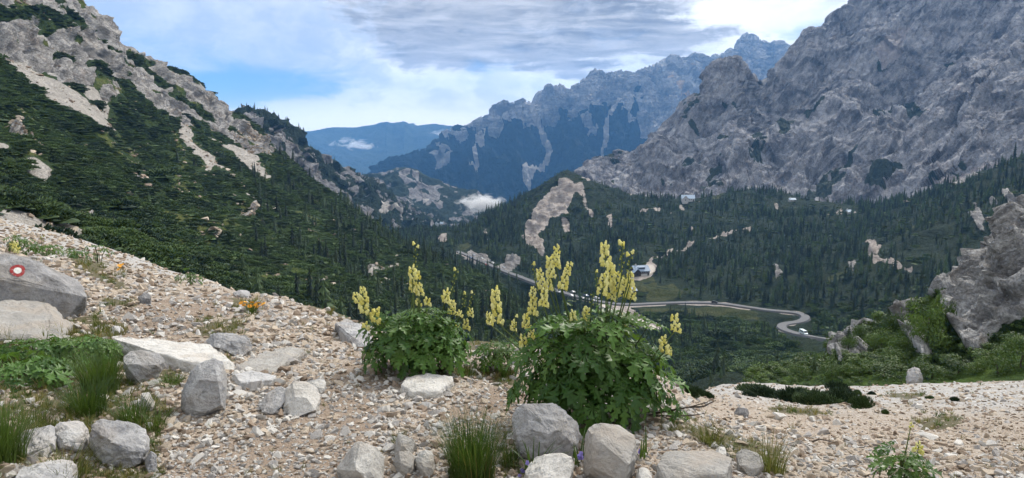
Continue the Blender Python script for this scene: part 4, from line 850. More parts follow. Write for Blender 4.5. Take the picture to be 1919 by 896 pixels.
M_PEB = [stone_mat('warm pebble', (.25, .19, .14), (.46, .385, .30), stain_amt=.2, dark=0, scale=25., rnd=.8, bump=.004),
         stone_mat('grey pebble', (.34, .32, .30), (.58, .555, .51), stain_amt=.2, dark=0, scale=25., rnd=.8, bump=.004)]
def hull(pts, cuts=0, rough=0., seed=0, bevel=0., chips=0):
    bm = bmesh.new()
    for p in pts: bm.verts.new(p)
    r = bmesh.ops.convex_hull(bm, input=bm.verts[:]); bmesh.ops.delete(bm, geom=[v for v in bm.verts if not v.link_faces], context='VERTS')
    bmesh.ops.dissolve_limit(bm, angle_limit=.14, verts=bm.verts[:], edges=bm.edges[:])
    if chips:
        rr = random.Random(int(seed * 10) + 7)
        for _ in range(chips):                     # knock off corners along flat breaks
            P = np.array([v.co[:] for v in bm.verts]); cc = P.mean(0); n = np.array([rr.gauss(0, 1), rr.gauss(0, 1), rr.gauss(.15, .8)]); n /= np.linalg.norm(n)
            h = ((P - cc) @ n).max(); bmesh.ops.bisect_plane(bm, geom=bm.verts[:] + bm.edges[:] + bm.faces[:], plane_co=tuple(cc + n * h * rr.uniform(.78, .93)), plane_no=tuple(n), clear_outer=True)
            pts2 = [v.co.copy() for v in bm.verts]; bm.clear()
            for p in pts2: bm.verts.new(p)
            bmesh.ops.convex_hull(bm, input=bm.verts[:]); bmesh.ops.delete(bm, geom=[v for v in bm.verts if not v.link_faces], context='VERTS')
        bmesh.ops.dissolve_limit(bm, angle_limit=.05, verts=bm.verts[:], edges=bm.edges[:])
    if bevel: bmesh.ops.bevel(bm, geom=bm.edges[:], offset=bevel, segments=2, profile=.6, affect='EDGES', clamp_overlap=True)
    bmesh.ops.triangulate(bm, faces=bm.faces[:])
    if cuts:
        for _ in range(cuts):
            L = np.mean([e.calc_length() for e in bm.edges]); es = [e for e in bm.edges if e.calc_length() > L * .7]
            bmesh.ops.subdivide_edges(bm, edges=es, cuts=1, use_grid_fill=True); bmesh.ops.triangulate(bm, faces=bm.faces[:])
        bm.normal_update(); P = np.array([v.co[:] for v in bm.verts]); N = np.array([v.normal[:] for v in bm.verts]); S = np.ptp(P, axis=0).mean()
        d = ((ridged(P / (S * .45) + seed, 4) - .6) * 1.1 + fbm(P / (S * .12) + seed, 3) * .8) * rough * S
        sl = (P @ np.array([.3, .2, .93])) / (S * .16) + fbm(P / S + seed, 2); fr = sl - np.floor(sl); d += (np.where(fr < .8, fr / .8, (1 - fr) / .2) - .5) * rough * S * .35
        for v, q, n, k in zip(bm.verts, P, N, d): v.co = q + n * k
    bmesh.ops.recalc_face_normals(bm, faces=bm.faces[:])
    V = [v.co[:] for v in bm.verts]; bm.verts.index_update(); F = [[v.index for v in f.verts] for f in bm.faces]; bm.free(); return V, F
def boulder(outline, mat, label, depth=None, D=None, seed=1, rough=.035, front=(.72, .5), lift=.15, parent=None, name='boulder', cuts=3, top=.0, lean=0.):
    """a boulder from its outline in photo pixels, stood on the ground at its lowest point"""
    r = random.Random(seed); o = np.array(outline, float)
    cu, vb = o[:, 0].mean(), o[:, 1].max()
    if D is None:
        h = gp(np.clip(cu, -380, 2260), min(vb - 2, 1040)); D = float(np.hypot(h[0], h[1]))
    W = px(o[:, 0], o[:, 1], D); c = W.mean(0); wid = np.ptp(o[:, 0]) * D / FPX; hgt = np.ptp(o[:, 1]) * D / FPX
    depth = depth or .5 * (wid + hgt)
    f = c[:2] / np.linalg.norm(c[:2]); fw = np.array([f[0], f[1], 0.])
    c = c + fw * depth * .35; W = W + fw * depth * .35
    pts = [tuple(p) for p in W]; no = len(W); pick = [int(i * no / 5 + r.random() * no / 5) % no for i in range(5)]
    tl = r.uniform(-.25, .25)
    for sc, off, ids in ((front[0], -front[1], pick), (.72, .5, pick)):
        for i in ids:                              # a broken front face and a back face, both nearly flat
            p = W[i]; side = (p[0] - c[0]) / max(wid, 1e-6)
            q = c + (p - c) * sc * r.uniform(.9, 1.08) + fw * depth * off * (1 + tl * side + r.uniform(-.08, .08) - .35 * (p[2] - c[2]) / max(hgt, 1e-6))
            if off < 0: q[2] -= lift * hgt
            s0 = np.linalg.norm(q[:2]) / np.linalg.norm(p[:2])
            q[2] = min(q[2], EYE + (W[:, 2].max() - EYE) * s0 - .01 * hgt) if off > 0 else q[2]
            pts.append(tuple(q))
    zb = min(gz(np.array([c[0]]), np.array([c[1]]))[0], W[:, 2].min())
    base = np.array([c[0], c[1], zb]); pts = [tuple(np.array(p) - base) for p in pts]
    for p in W:                                    # buried foot
        q = c + (p - c) * .8; pts.append((q[0] - base[0], q[1] - base[1], -.12 * hgt - .03))
    V, F = hull(pts, cuts, rough * .75, seed * 3.1, bevel=.008 * min(wid, hgt), chips=9)
    ob = meshobj(name, V, F, mat, None, label=label, cat='rock'); ob.location = base
    return ob
def slab(outline, mat, label, th=.06, seed=1, rough=.02, tilt=0.):
    """a flat stone lying on the ground: its outline meets the ground along the photo pixels"""
    r = random.Random(seed); o = np.array(outline, float); P = ghit(o[:, 0], np.minimum(o[:, 1], 1038)); c = P.mean(0); pts = []
    for p in P:
        q = c + (p - c) * r.uniform(.9, .99); far = (np.hypot(p[0], p[1]) - np.hypot(c[0], c[1]))
        pts += [(q[0], q[1], p[2] + th * r.uniform(.75, 1.05) + tilt * far), (p[0], p[1], p[2] + .2 * th), (p[0], p[1], p[2] - .06)]
    base = np.array([c[0], c[1], c[2] - .02]); V, F = hull([tuple(np.array(p) - base) for p in pts], 4, rough, seed * 2.3, bevel=th * .12)
    ob = meshobj('boulder', V, F, mat, None, label=label, cat='rock'); ob.location = base; return ob
BO = {}
BO['mark'] = boulder([(-70, 500), (-20, 486), (24, 482), (42, 484), (95, 508), (148, 533), (168, 548), (173, 566), (150, 590), (112, 606), (76, 600), (20, 600), (-70, 600)], M_DARKR, 'large grey boulder with a red and white painted trail mark', depth=.7, D=7.2, seed=3, rough=.018, front=(.86, .42), lift=.05)
slab([(-60, 590), (0, 580), (62, 580), (75, 600), (100, 612), (136, 622), (120, 640), (96, 644), (40, 628), (-60, 640)], M_PALE, 'pale flat slab lying in front of the trail mark boulder', 0.12, 5, tilt=0.1)
slab([(205, 652), (225, 648), (300, 655), (370, 658), (400, 662), (442, 690), (440, 695), (395, 700), (330, 692), (255, 672)], M_PALE, 'long low pale slab behind the upright block', 0.08, 7, tilt=0.03)
boulder([(222, 668), (262, 662), (300, 668), (312, 685), (298, 712), (262, 718), (230, 714)], M_DARKR, 'grey rounded rock leaning against the long low slab', depth=.22, seed=8, rough=.035)
boulder([(358, 705), (372, 692), (400, 680), (418, 686), (428, 715), (424, 745), (396, 772), (360, 782), (338, 776), (340, 745), (352, 735)], M_GREY, 'upright angular grey block at the edge of the stony path', depth=.28, seed=10, rough=.02)
boulder([(386, 645), (400, 630), (440, 633), (470, 640), (475, 655), (468, 664), (430, 660), (392, 656)], M_GREY, 'flat bluish grey rock beside the grass patch on the path', depth=.3, seed=12, rough=.035)
slab([(440, 695), (500, 672), (545, 662), (575, 668), (560, 680), (520, 698), (470, 712)], M_PALE, 'low whitish slab half buried left of the path', 0.05, 13, tilt=0.05)
slab([(436, 712), (470, 704), (520, 712), (510, 722), (450, 730)], M_GREY, 'thin grey slab half buried in gravel beside the upright block', 0.04, 14, tilt=0.0)
boulder([(526, 762), (534, 740), (548, 727), (580, 730), (606, 744), (600, 756), (568, 774), (530, 778)], M_PALE, 'cream angular rock in the middle of the stony path', depth=.3, seed=16, rough=.018)
boulder([(484, 768), (506, 748), (530, 732), (540, 730), (528, 768), (506, 776)], M_GREY, 'split grey rock touching the left side of the cream rock', depth=.25, seed=17, rough=.025)
boulder([(570, 728), (592, 718), (612, 722), (608, 736), (588, 738)], M_PALE, 'small pale rock just behind the cream rock on the path', depth=.2, seed=18, rough=.03)
slab([(628, 622), (650, 617), (690, 628), (700, 645), (690, 656), (664, 650), (640, 638)], M_GREY, 'flat blue grey slab on the slope left of the smaller flowering plant', 0.05, 20, tilt=0.1)
slab([(748, 738), (760, 726), (800, 720), (850, 724), (852, 732), (820, 746), (770, 746)], M_PALE, 'flat white topped stone below the smaller flowering plant', 0.07, 21, tilt=0.1)
boulder([(628, 900), (660, 858), (678, 845), (708, 858), (722, 875), (722, 905), (640, 915)], M_PALE, 'pointed pale rock at the bottom edge on the path', depth=.3, seed=22, rough=.02)
boulder([(956, 800), (965, 780), (990, 772), (1030, 774), (1060, 790), (1088, 818), (1090, 838), (1070, 860), (1040, 868), (1000, 858), (968, 838)], M_DARKR, 'furrowed grey boulder beside the big grass tuft', depth=.34, seed=25, rough=.045)
boulder([(1084, 900), (1090, 840), (1104, 815), (1122, 811), (1170, 830), (1192, 842), (1196, 872), (1180, 900), (1140, 915)], M_PALE, 'pale angular boulder below the large flowering plant', depth=.32, seed=27, rough=.018)
boulder([(976, 905), (1010, 878), (1050, 866), (1072, 874), (1078, 890), (1060, 915), (1000, 920)], M_PALE, 'pale rock at the bottom edge below the furrowed boulder', depth=.25, seed=28, rough=.025)
boulder([(1190, 905), (1200, 886), (1214, 898), (1226, 912), (1200, 925)], M_PALE, 'small cream rock at the bottom edge right of the pale boulder', depth=.15, seed=29, rough=.03)
slab([(1228, 900), (1240, 880), (1290, 878), (1340, 884), (1372, 896), (1360, 925), (1240, 925)], M_PALE, 'wide pale slab at the bottom edge right of centre', 0.1, 30, tilt=0.1)
boulder([(1378, 860), (1392, 852), (1412, 862), (1430, 870), (1432, 884), (1412, 890), (1386, 876)], M_PALE, 'whitish rock in the grass right of the large plant', depth=.18, seed=31, rough=.03)
boulder([(1340, 852), (1348, 843), (1362, 852), (1358, 866), (1342, 866)], M_PALE, 'small white stone in the grass beside the wide slab', depth=.12, seed=32, rough=.03)
boulder([(1340, 884), (1352, 872), (1368, 884), (1362, 898), (1342, 898)], M_GREY, 'grey stone behind the wide slab at the bottom edge', depth=.12, seed=33, rough=.03)
boulder([(34, 845), (60, 822), (96, 812), (112, 822), (104, 838), (70, 850), (36, 856)], M_GREY, 'wedge shaped grey rock among grass at bottom left', depth=.3, seed=35, rough=.035)
boulder([(98, 815), (120, 804), (160, 808), (170, 826), (164, 846), (130, 842), (106, 832)], M_GREY, 'broken grey rock beside the wedge shaped rock at bottom left', depth=.25, seed=36, rough=.045)
boulder([(160, 812), (190, 802), (240, 804), (276, 820), (284, 842), (272, 872), (250, 862), (220, 845), (176, 838)], M_GREY, 'large jagged grey rock at bottom left', depth=.3, seed=37, rough=.05)
boulder([(272, 872), (284, 852), (294, 856), (290, 884), (276, 888)], M_GREY, 'small grey rock under the jagged rock at bottom left', depth=.12, seed=38, rough=.04)
boulder([(24, 905), (60, 888), (110, 890), (140, 882), (150, 900), (140, 925), (30, 925)], M_GREY, 'flat grey rock at the bottom left edge', depth=.25, seed=39, rough=.035)
boulder([(262, 764), (266, 742), (280, 740), (290, 760), (284, 772), (268, 772)], M_PALE, 'small beige stone standing in gravel left of the upright block', depth=.14, seed=40, rough=.03)
boulder([(204, 622), (214, 614), (230, 618), (236, 626), (220, 628)], M_GREY, 'small flat grey stone on the brown path', depth=.2, seed=41, rough=.03)
boulder([(258, 560), (270, 552), (284, 556), (282, 572), (266, 574)], M_DARKR, 'dark grey stone above the path behind the trail mark boulder', depth=.25, seed=42, rough=.03)
boulder([(436, 552), (450, 546), (468, 550), (470, 558), (448, 560)], M_DARKR, 'dark flat stone on the brow of the path', depth=.3, seed=43, rough=.03)
boulder([(738, 862), (742, 830), (754, 820), (774, 826), (780, 845), (760, 862)], M_PALE, 'pointed white stone left of the big grass tuft', depth=.16, seed=45, rough=.025)
boulder([(736, 875), (748, 856), (768, 854), (780, 868), (772, 890), (748, 892)], M_PALE, 'pale grey stone below the pointed white stone', depth=.16, seed=46, rough=.025)
boulder([(778, 868), (796, 852), (812, 860), (816, 880), (796, 892)], M_PALE, 'tan stone tucked beside the big grass tuft', depth=.14, seed=47, rough=.03)
boulder([(1696, 716), (1700, 698), (1712, 692), (1724, 698), (1730, 714), (1716, 720)], M_DARKR, 'grey boulder in the grass below the cliff', depth=1.6, D=55., seed=50, rough=.04)
boulder([(1908, 690), (1914, 672), (1930, 666), (1945, 690), (1930, 700)], M_DARKR, 'grey boulder at the right edge in the grass below the cliff', depth=1.8, D=58., seed=51, rough=.04)
boulder([(1375, 776), (1384, 768), (1398, 770), (1404, 778), (1390, 784)], M_DARKR, 'dark grey stone lying on the scree right of the large plant', depth=.2, seed=52, rough=.03)
boulder([(690, 692), (700, 682), (712, 686), (712, 698), (698, 702)], M_PEB[0], 'brown rounded stone beside the smaller flowering plant', depth=.1, seed=53, rough=.02)
boulder([(760, 690), (772, 684), (782, 692), (780, 706), (766, 706)], M_PEB[0], 'round tan stone under the smaller flowering plant', depth=.1, seed=54, rough=.02)

# red ring with a white dot painted on the big boulder
bpy.context.view_layer.update()
def plainmat(name, c, rough=.7, spec=.3, nz=.12, metal=0.):
    m = bpy.data.materials.new(name); m.use_nodes = True; nt = m.node_tree; b = nt.nodes['Principled BSDF']
    co = nd(nt, 'ShaderNodeTexCoord').outputs['Object']
    nt.links.new(mx(nt, noise(nt, co, 9., 5, .7), tuple(x * (1 - nz) for x in c), tuple(min(1, x * (1 + nz)) for x in c)), b.inputs['Base Color'])
    b.inputs['Roughness'].default_value = rough; b.inputs['Specular IOR Level'].default_value = spec; b.inputs['Metallic'].default_value = metal; return m
def painted(ob, cu, cv, r0, r1, name, mat, lift):
    V, F = [], []; n, m = 40, 4
    for j in range(m + 1):
        for i in range(n):
            a = 6.28318 * i / n; rr = r0 + (r1 - r0) * j / m; rr *= 1 + .03 * math.sin(3 * a + j)
            d = (Vector(px(cu + rr * math.cos(a) * 1.08, cv + rr * math.sin(a) * .82, 1.)) - Vector((0, 0, EYE))).normalized()
            ok, loc, nor, _ = ob.ray_cast(Vector((0, 0, EYE)) - ob.location, d)
            V.append(tuple((loc if ok else Vector((0, 0, 0))) - d * lift))
    for j in range(m):
        for i in range(n): F.append((j * n + i, j * n + (i + 1) % n, (j + 1) * n + (i + 1) % n, (j + 1) * n + i))
    return meshobj(name, V, F, mat, ob)
def wornpaint(name, c):
    m = plainmat(name, c, .8, .15); nt = m.node_tree; b = nt.nodes['Principled BSDF']; old = b.inputs['Base Color'].links[0].from_socket
    f = sstep(nt, noise(nt, nd(nt, 'ShaderNodeTexCoord').outputs['Object'], 38., 6, .7), .56, .66)
    nt.links.new(mx(nt, f, old, (.25, .24, .235)), b.inputs['Base Color']); return m
painted(BO['mark'], 33, 507, 7.0, 13.6, 'painted_ring', wornpaint('red paint', (.22, .03, .03)), .006)['label'] = 'red painted ring of the trail mark'
painted(BO['mark'], 33, 507, .2, 7.0, 'painted_dot', wornpaint('white paint', (.5, .5, .46)), .006)['label'] = 'white painted centre of the trail mark'

# loose stones: the largest are pieces of the ground, the gravel between them is one mass
STONES = []
for k in range(14):
    r = random.Random(200 + k); pts = []
    for _ in range(13):
        d = Vector((r.gauss(0, 1), r.gauss(0, 1), r.gauss(0, 1))).normalized(); pts.append((d.x * r.uniform(.8, 1.15), d.y * r.uniform(.65, 1.), d.z * r.uniform(.45, .75)))
    V, F = hull(pts); STONES.append(mkmesh('stone', V, F, [M_PEB[k % 2]]))
def stone_points(n, umin=-330, umax=2250, vmin=395, vmax=1040):
    u = rng.uniform(umin, umax, n); v = rng.uniform(vmin, vmax, n); P = np.concatenate([ghit(u[k:k + 4000], v[k:k + 4000]) for k in range(0, n, 4000)]); ok = ~np.isnan(P[:, 0]); return P[ok], u[ok], v[ok]
Ps, us, vsn = stone_points(1500, 0, 1919, 560, 896)
Dn = np.hypot(Ps[:, 0], Ps[:, 1]); T_ = ground_masks(Ps[:, 0], Ps[:, 1], Ps[:, 2])
# stones gather beside the worn path rather than on it
clump = fbm(Ps / .7, 3) + .9 * (np.abs(us - 760) < 90) * (vsn > 700) + .8 * ((us > 1230) & (us < 1400) & (vsn > 800)) + .4 * ((us < 300) & (vsn > 780)) - .5 * (T_ == 2) - .1 * (T_ == 1)
sel = np.argsort(-clump)[:300]
for k in sel:
    sz = random.choice((12, 13, 14, 15, 17, 19, 22, 26, 32)) * Dn[k] / FPX * .5; sz = min(sz, .12)
    me = STONES[random.choice((0, 2, 4, 6, 8, 10, 12)) if random.random() < .3 else random.choice((1, 3, 5, 7, 9, 11, 13))]
    inst('stone', me, (Ps[k, 0], Ps[k, 1], Ps[k, 2] + sz * .22), (random.uniform(-.4, .4), random.uniform(-.4, .4), random.uniform(0, 6.3)), (sz * random.uniform(.9, 1.3), sz, sz * random.uniform(.8, 1.15)), parent=ground)
PEB_PROTO = [bpy.data.objects.new('pebble source', me) for me in STONES]
NG = 70000
Pg, ug, vg = stone_points(NG)
Dg = np.hypot(Pg[:, 0], Pg[:, 1]); Tg = ground_masks(Pg[:, 0], Pg[:, 1], Pg[:, 2])
keep = rng.random(len(Pg)) < np.where(Tg == 2, .42, np.where(Tg == 1, .95, 1.0)) * np.clip(1.15 + .6 * fbm(Pg / .5, 3), .35, 1)
Pg, Dg, Tg = Pg[keep], Dg[keep], Tg[keep]
sz = np.where(rng.random(len(Pg)) < .30, rng.lognormal(math.log(6.4), .35, len(Pg)), rng.lognormal(math.log(3.3), .40, len(Pg))) * Dg / FPX; rt = smooth(1200, 1400, unpx(Pg)[0]) * smooth(4.5, 8, Dg)
sz = np.clip(sz * (1 - .45 * rt) * np.where(Tg == 1, .88, 1.), .004, np.clip(.026 + .0035 * Dg, .0, .13))
Pg[:, 2] += sz * .2
wm = np.where(rng.random(len(Pg)) < np.clip(.60 - .02 * Dg - .25 * rt + .25 * (Tg == 1) + .25 * fbm(Pg / 1.3, 3), .12, .9), 0, 1)
gn_scatter('gravel', Pg, np.stack([rng.normal(0, .35, len(Pg)), rng.normal(0, .35, len(Pg)), rng.random(len(Pg)) * 6.28], -1),
           np.stack([sz * rng.uniform(.9, 1.4, len(Pg)), sz * rng.uniform(.8, 1.1, len(Pg)), sz * rng.uniform(.7, 1.1, len(Pg))], -1), rng.integers(0, 7, len(Pg)) * 2 + wm, PEB_PROTO[::-1] if False else PEB_PROTO, 'beige and grey limestone gravel covering the path and the scree')

# pale rocks lying about on the left mountainside: too many and too small to tell apart
Ql, li_, lj_ = sample(left_slope, 2600, ((left_slope.T == GRASS) * 1.0 + (left_slope.T == ROCK) * (left_slope.v > 240) * 6. + (left_slope.T == SCREE) * .5 + .06 * (left_slope.T == 0)) * np.clip(.3 + fbm(left_slope.P / 12., 3), 0, 2) * (left_slope.t > .6) * (left_slope.t < 4.6))
zl = rng.lognormal(math.log(.42), .5, len(Ql)); Ql[:, 2] += zl * .3
gn_scatter('mountainside_rocks', Ql, np.stack([rng.normal(0, .3, len(Ql)), rng.normal(0, .3, len(Ql)), rng.random(len(Ql)) * 6.28], -1), np.stack([zl * 1.3, zl, zl], -1), rng.integers(0, 7, len(Ql)) * 2 + 1, PEB_PROTO, 'small pale rocks strewn over the left mountainside')

# ================================================================== flowering plants
M_LEAF = leafmat('dark palmate leaf', (.030, .082, .015), (.100, .200, .038), rough=.45, trans=.38, spec=.3, nscale=14.)
M_LEAFL = leafmat('fresh palmate leaf', (.040, .090, .014), (.095, .175, .030), rough=.45, trans=.35, spec=.4, nscale=14.)
M_STEM = leafmat('green stem', (.045, .075, .02), (.08, .12, .03), trans=0, rough=.6)
M_STEMD = leafmat('dark stem', (.03, .04, .015), (.055, .06, .022), trans=0, rough=.6)
M_YEL = leafmat('pale yellow petal', (.80, .71, .16), (.93, .88, .42), rough=.5, trans=.35, spec=.25, nscale=30.)
M_BUD = leafmat('green bud', (.16, .19, .03), (.34, .34, .07), rough=.5, trans=.2, nscale=30.)
def palmate(seed, droop=.35, lobes=7, petiole=.5, wide=1.):
    r = random.Random(seed); V, F = [], []
    prof = [(0, 0, 0), (.28, .045, 0), (.42, .13, 1), (.46, .05, 0), (.60, .19, 1), (.62, .065, 0), (.80, .17, 1), (.80, .045, 0), (.92, .075, 1), (1.0, 0, 0)]
    for li in range(lobes):
        ang = (li - (lobes - 1) / 2) * (R(230) / max(lobes - 1, 1)) * (.92 if lobes > 3 else .6) + r.uniform(-.08, .08); ln = (1.0 - .16 * abs(li - (lobes - 1) / 2)) * r.uniform(.9, 1.08)
        ca, sa = math.cos(ang), math.sin(ang); b = len(V); n = len(prof)
        def put(a, w):
            x, y = a * ln, w * ln; z = abs(w) * .32 * ln - droop * (a * ln) ** 2 + .05 * math.sin(a * 9 + seed)
            V.append((x * ca - y * sa, x * sa + y * ca, z))
        for a, w, _ in prof: put(a * .93, 0)
        for a, w, _ in prof: put(a, wide * w * r.uniform(.9, 1.1))
        for a, w, _ in prof: put(a, -wide * w * r.uniform(.9, 1.1))
        for k in range(n - 1):
            F.append((b + k, b + n + k, b + n + k + 1, b + k + 1)); F.append((b + k, b + k + 1, b + 2 * n + k + 1, b + 2 * n + k))
    b = len(V)                                    # stalk
    for k, (x, z, w) in enumerate(((.02, 0, .012), (-petiole * .5, -petiole * .35, .014), (-petiole, -petiole * .95, .018))):
        V += [(x, w, z), (x, -w, z), (x - w, 0, z - w)]
    for k in range(2):
        for i in range(3): F.append((b + k * 3 + i, b + k * 3 + (i + 1) % 3, b + k * 3 + 3 + (i + 1) % 3, b + k * 3 + 3 + i))
    return V, F
LEAF, LEAFL, LEAFS = [], [], []
for k in range(5):
    v, f = palmate(k, .10 + .11 * k, 5 if k % 2 else 7, wide=1.5 if k % 2 else 1.2); LEAF.append(mkmesh('leaf', v, f, [M_LEAF])); LEAFL.append(mkmesh('leaf', v, f, [M_LEAFL]))
    v, f = palmate(k + 20, .3, 3, .2); LEAFS.append(mkmesh('leaf', v, f, [M_LEAFL if k % 2 else M_LEAF]))
def blossom_mesh(seed, mat):
    r = random.Random(seed); V, F = [], []; n = 7
    prof = [(.12, .34), (.18, .40), (.34, .34), (.55, .27), (.72, .25), (.86, .17), (.92, .02)]
    for k, (z, q) in enumerate(prof):
        for i in range(n):
            a = 6.2832 * i / n; bend = .16 * math.sin(z * 2.6); fl = 1 + (.35 * max(0, math.cos(a)) if k < 2 else 0)
            V.append((q * math.cos(a) * fl + bend, q * math.sin(a) * .8, z - .42))
    for k in range(len(prof) - 1):
        for i in range(n): F.append((k * n + i, k * n + (i + 1) % n, (k + 1) * n + (i + 1) % n, (k + 1) * n + i))
    b = len(V); V.append((.1, 0, -.36))
    for s_ in (-1, 1):                            # lower lip petals
        b = len(V); V += [(.12, s_ * .05, -.38), (.48, s_ * .12, -.36), (.44, s_ * .34, -.42), (.12, s_ * .3, -.36)]; F.append((b, b + 1, b + 2, b + 3))
    return mkmesh('blossom', V, F, [mat], smooth_=True)
BLOSSOM = [blossom_mesh(k, M_YEL) for k in range(2)]; BUD = blossom_mesh(5, M_BUD); BUD.name = 'bud'
def tube(pts, radii, n=5):
    V, F = [], []; pts = [Vector(p) for p in pts]
    for k, p in enumerate(pts):
        d = (pts[min(k + 1, len(pts) - 1)] - pts[max(k - 1, 0)]).normalized(); s_ = d.orthogonal().normalized(); t = d.cross(s_)
        for i in range(n): V.append(tuple(p + (s_ * math.cos(6.2832 * i / n) + t * math.sin(6.2832 * i / n)) * radii[k]))
    for k in range(len(pts) - 1):
        for i in range(n): F.append((k * n + i, k * n + (i + 1) % n, (k + 1) * n + (i + 1) % n, (k + 1) * n + i))
    F.append(tuple(range((len(pts) - 1) * n, len(pts) * n))); return V, F
def spike(e, base, foot, u0, v0, u1, v1, D, kind='full', size=.024, seed=0, matstem=None):
    """a flower stem from the plant's foot up to the pixel (u0,v0); blossoms between (u1,v1) and the tip"""
    r = random.Random(seed); tip = Vector(px(u0, v0, D)) - base; bot = Vector(px(u1, v1, D)) - base; f = Vector(foot)
    mid = f.lerp(bot, .55) + Vector((r.uniform(-.02, .02), r.uniform(-.02, .02), .03))
    V, F = tube([f, mid, bot, bot.lerp(tip, .5), tip], [.0055, .0045, .0035, .0028, .0015]); st = meshobj('flower_stem', V, F, matstem or M_STEM, e)
    ax = (tip - bot); L = ax.length; n = max(4, int(L / (size * .22))) if kind == 'full' else max(4, int(L / (size * .5)))
    for k in range(n):
        t = (k + r.uniform(0, .6)) / n; a = k * 2.4 + r.uniform(-.4, .4)
        if kind == 'full': sc = size * (1.08 - .34 * t) * r.uniform(.85, 1.15); me = BLOSSOM[k % 2]; off = size * .55 * (1.15 - .55 * t)
        else: sc = size * (.42 if t < .86 else .95) * r.uniform(.8, 1.2); me = BUD if t < .86 else BLOSSOM[0]; off = size * .34
        p = bot.lerp(tip, t) + Vector((math.cos(a) * off, math.sin(a) * off, 0))
        inst('blossom' if me in BLOSSOM else 'bud', me, p, (r.uniform(-.2, .2), r.uniform(.15, .6), a), sc, parent=st)
    return st
def bushplant(u, v, D, rx, h, nleaf, ls, label, seed, name='monkshood_plant', pale=.15, zsq=1., spikes=(), stems=7, cat='plant', group=None, lean=0., skirt=.0, small=False):
    r = random.Random(seed); b = px(u, v, D); b[2] = min(b[2], gz(np.array([b[0]]), np.array([b[1]]))[0] + .02); base = Vector(b); e = empty(name, base, label=label, cat=cat, group=group)
    tops = []
    for k in range(stems):
        a = 6.283 * k / stems + r.uniform(-.3, .3); q = rx * r.uniform(.15, .75); t = Vector((math.cos(a) * q + lean * h, math.sin(a) * q * .8, h * r.uniform(.6, .9))); tops.append(t)
        V, F = tube([(math.cos(a) * .03, math.sin(a) * .03, -.03), (t.x * .45, t.y * .45, t.z * .55), t], [.007, .0055, .003]); meshobj('stem', V, F, M_STEMD, e)
    for k in range(nleaf):
        # leaves crowd on a dome, the lower ones hang outwards
        t = (k + .5) / nleaf; ph = math.acos(max(-.25 - skirt, 1 - (1.25 + skirt) * t)); a = k * 2.39996 + r.uniform(-.25, .25); sh = r.uniform(.62, 1.03) if k % 3 else r.uniform(.35, .7)
        d = Vector((math.sin(ph) * math.cos(a), math.sin(ph) * math.sin(a), math.cos(ph)))
        p = Vector((d.x * rx * sh + lean * h * .6, d.y * rx * .82 * sh, h * .42 + d.z * h * .58 * sh * zsq))
        if p.z < .05: p.z = r.uniform(.04, .12)
        n = (d * .75 + Vector((0, 0, .85)) + Vector((r.uniform(-.4, .4), r.uniform(-.4, .4), r.uniform(-.2, .2)))).normalized()
        out = Vector((math.cos(a), math.sin(a), -.35 - .5 * t)); x = (out - n * out.dot(n)).normalized(); y = n.cross(x)
        M = Matrix((x, y, n)).transposed(); s_ = ls * r.uniform(.72, 1.2)
        pool = LEAFL if r.random() < pale + .25 * max(0, d.z) * (sh > .8) else LEAF
        inst('leaf', pool[min(4, int(t * 3 + r.random() * 2.2))] if not small else LEAFS[r.randrange(5)], p, M.to_euler(), s_, parent=e)
    for k, sp in enumerate(spikes):
        u0, v0, u1, v1 = sp[:4]; kd = sp[4] if len(sp) > 4 else 'full'; sz = sp[5] if len(sp) > 5 else .03; dd = D + r.uniform(-.14, .14)
        x1 = (u1 - u) * D / FPX; ft = Vector((x1 * .45 + r.uniform(-.03, .03), r.uniform(-.06, .06), h * .35))
        spike(e, base, ft, u0, v0, u1, v1, dd, kd, sz * D / 4.0, seed * 50 + k)
        if len(sp) > 6:
            for q in range(sp[6]):                     # little leaves on the flower stem
                t = .25 + .6 * q / max(1, sp[6]); pt = Vector(px(u1, v1, dd)) - base; p = ft.lerp(pt, t); a = r.uniform(0, 6.28)
                inst('leaf', LEAFS[r.randrange(5)], p, (0, r.uniform(-.3, .2), a), ls * .5, parent=e)
    return e
bushplant(1112, 806, 4.0, .475, .80, 175, .165, 'large flowering plant with many pale yellow spikes in front of the road', 1, skirt=.12, spikes=[
    (1044, 458, 1041, 500, 'full', .030, 4), (1029, 480, 1033, 518), (1010, 502, 1016, 542), (1069, 490, 1053, 540), (999, 537, 998, 588), (1021, 540, 1018, 572), (1030, 516, 1029, 542, 'full', .024), (985, 586, 986, 614), (980, 626, 981, 650, 'full', .026), (997, 618, 995, 632, 'full', .022),
    (928, 538, 932, 604, 'full', .040, 2), (914, 585, 918, 608, 'full', .022), (1132, 452, 1136, 498, 'full', .037, 4), (1146, 492, 1140, 535, 'full', .040), (1133, 510, 1128, 552, 'full', .034), (1167, 448, 1164, 520, 'bud', .034), (1182, 468, 1177, 530, 'bud', .034), (1158, 508, 1152, 545, 'full', .034), (1171, 520, 1168, 556, 'full', .034), (1187, 538, 1183, 560, 'full', .028), (1150, 535, 1146, 560, 'full', .03), (1182, 508, 1180, 535, 'full', .03),
    (1100, 574, 1096, 608, 'full', .032, 3), (1073, 580, 1075, 612, 'full', .028), (1090, 648, 1090, 668, 'full', .026), (1168, 586, 1169, 610, 'full', .026), (1264, 588, 1266, 620, 'full', .030, 2), (1242, 628, 1246, 660, 'full', .032), (1115, 505, 1120, 540, 'bud', .024), (998, 490, 1004, 530, 'bud', .022), (965, 590, 966, 625, 'bud', .024), (1256, 650, 1252, 664, 'full', .02), (1112, 548, 1108, 572, 'bud', .03)])
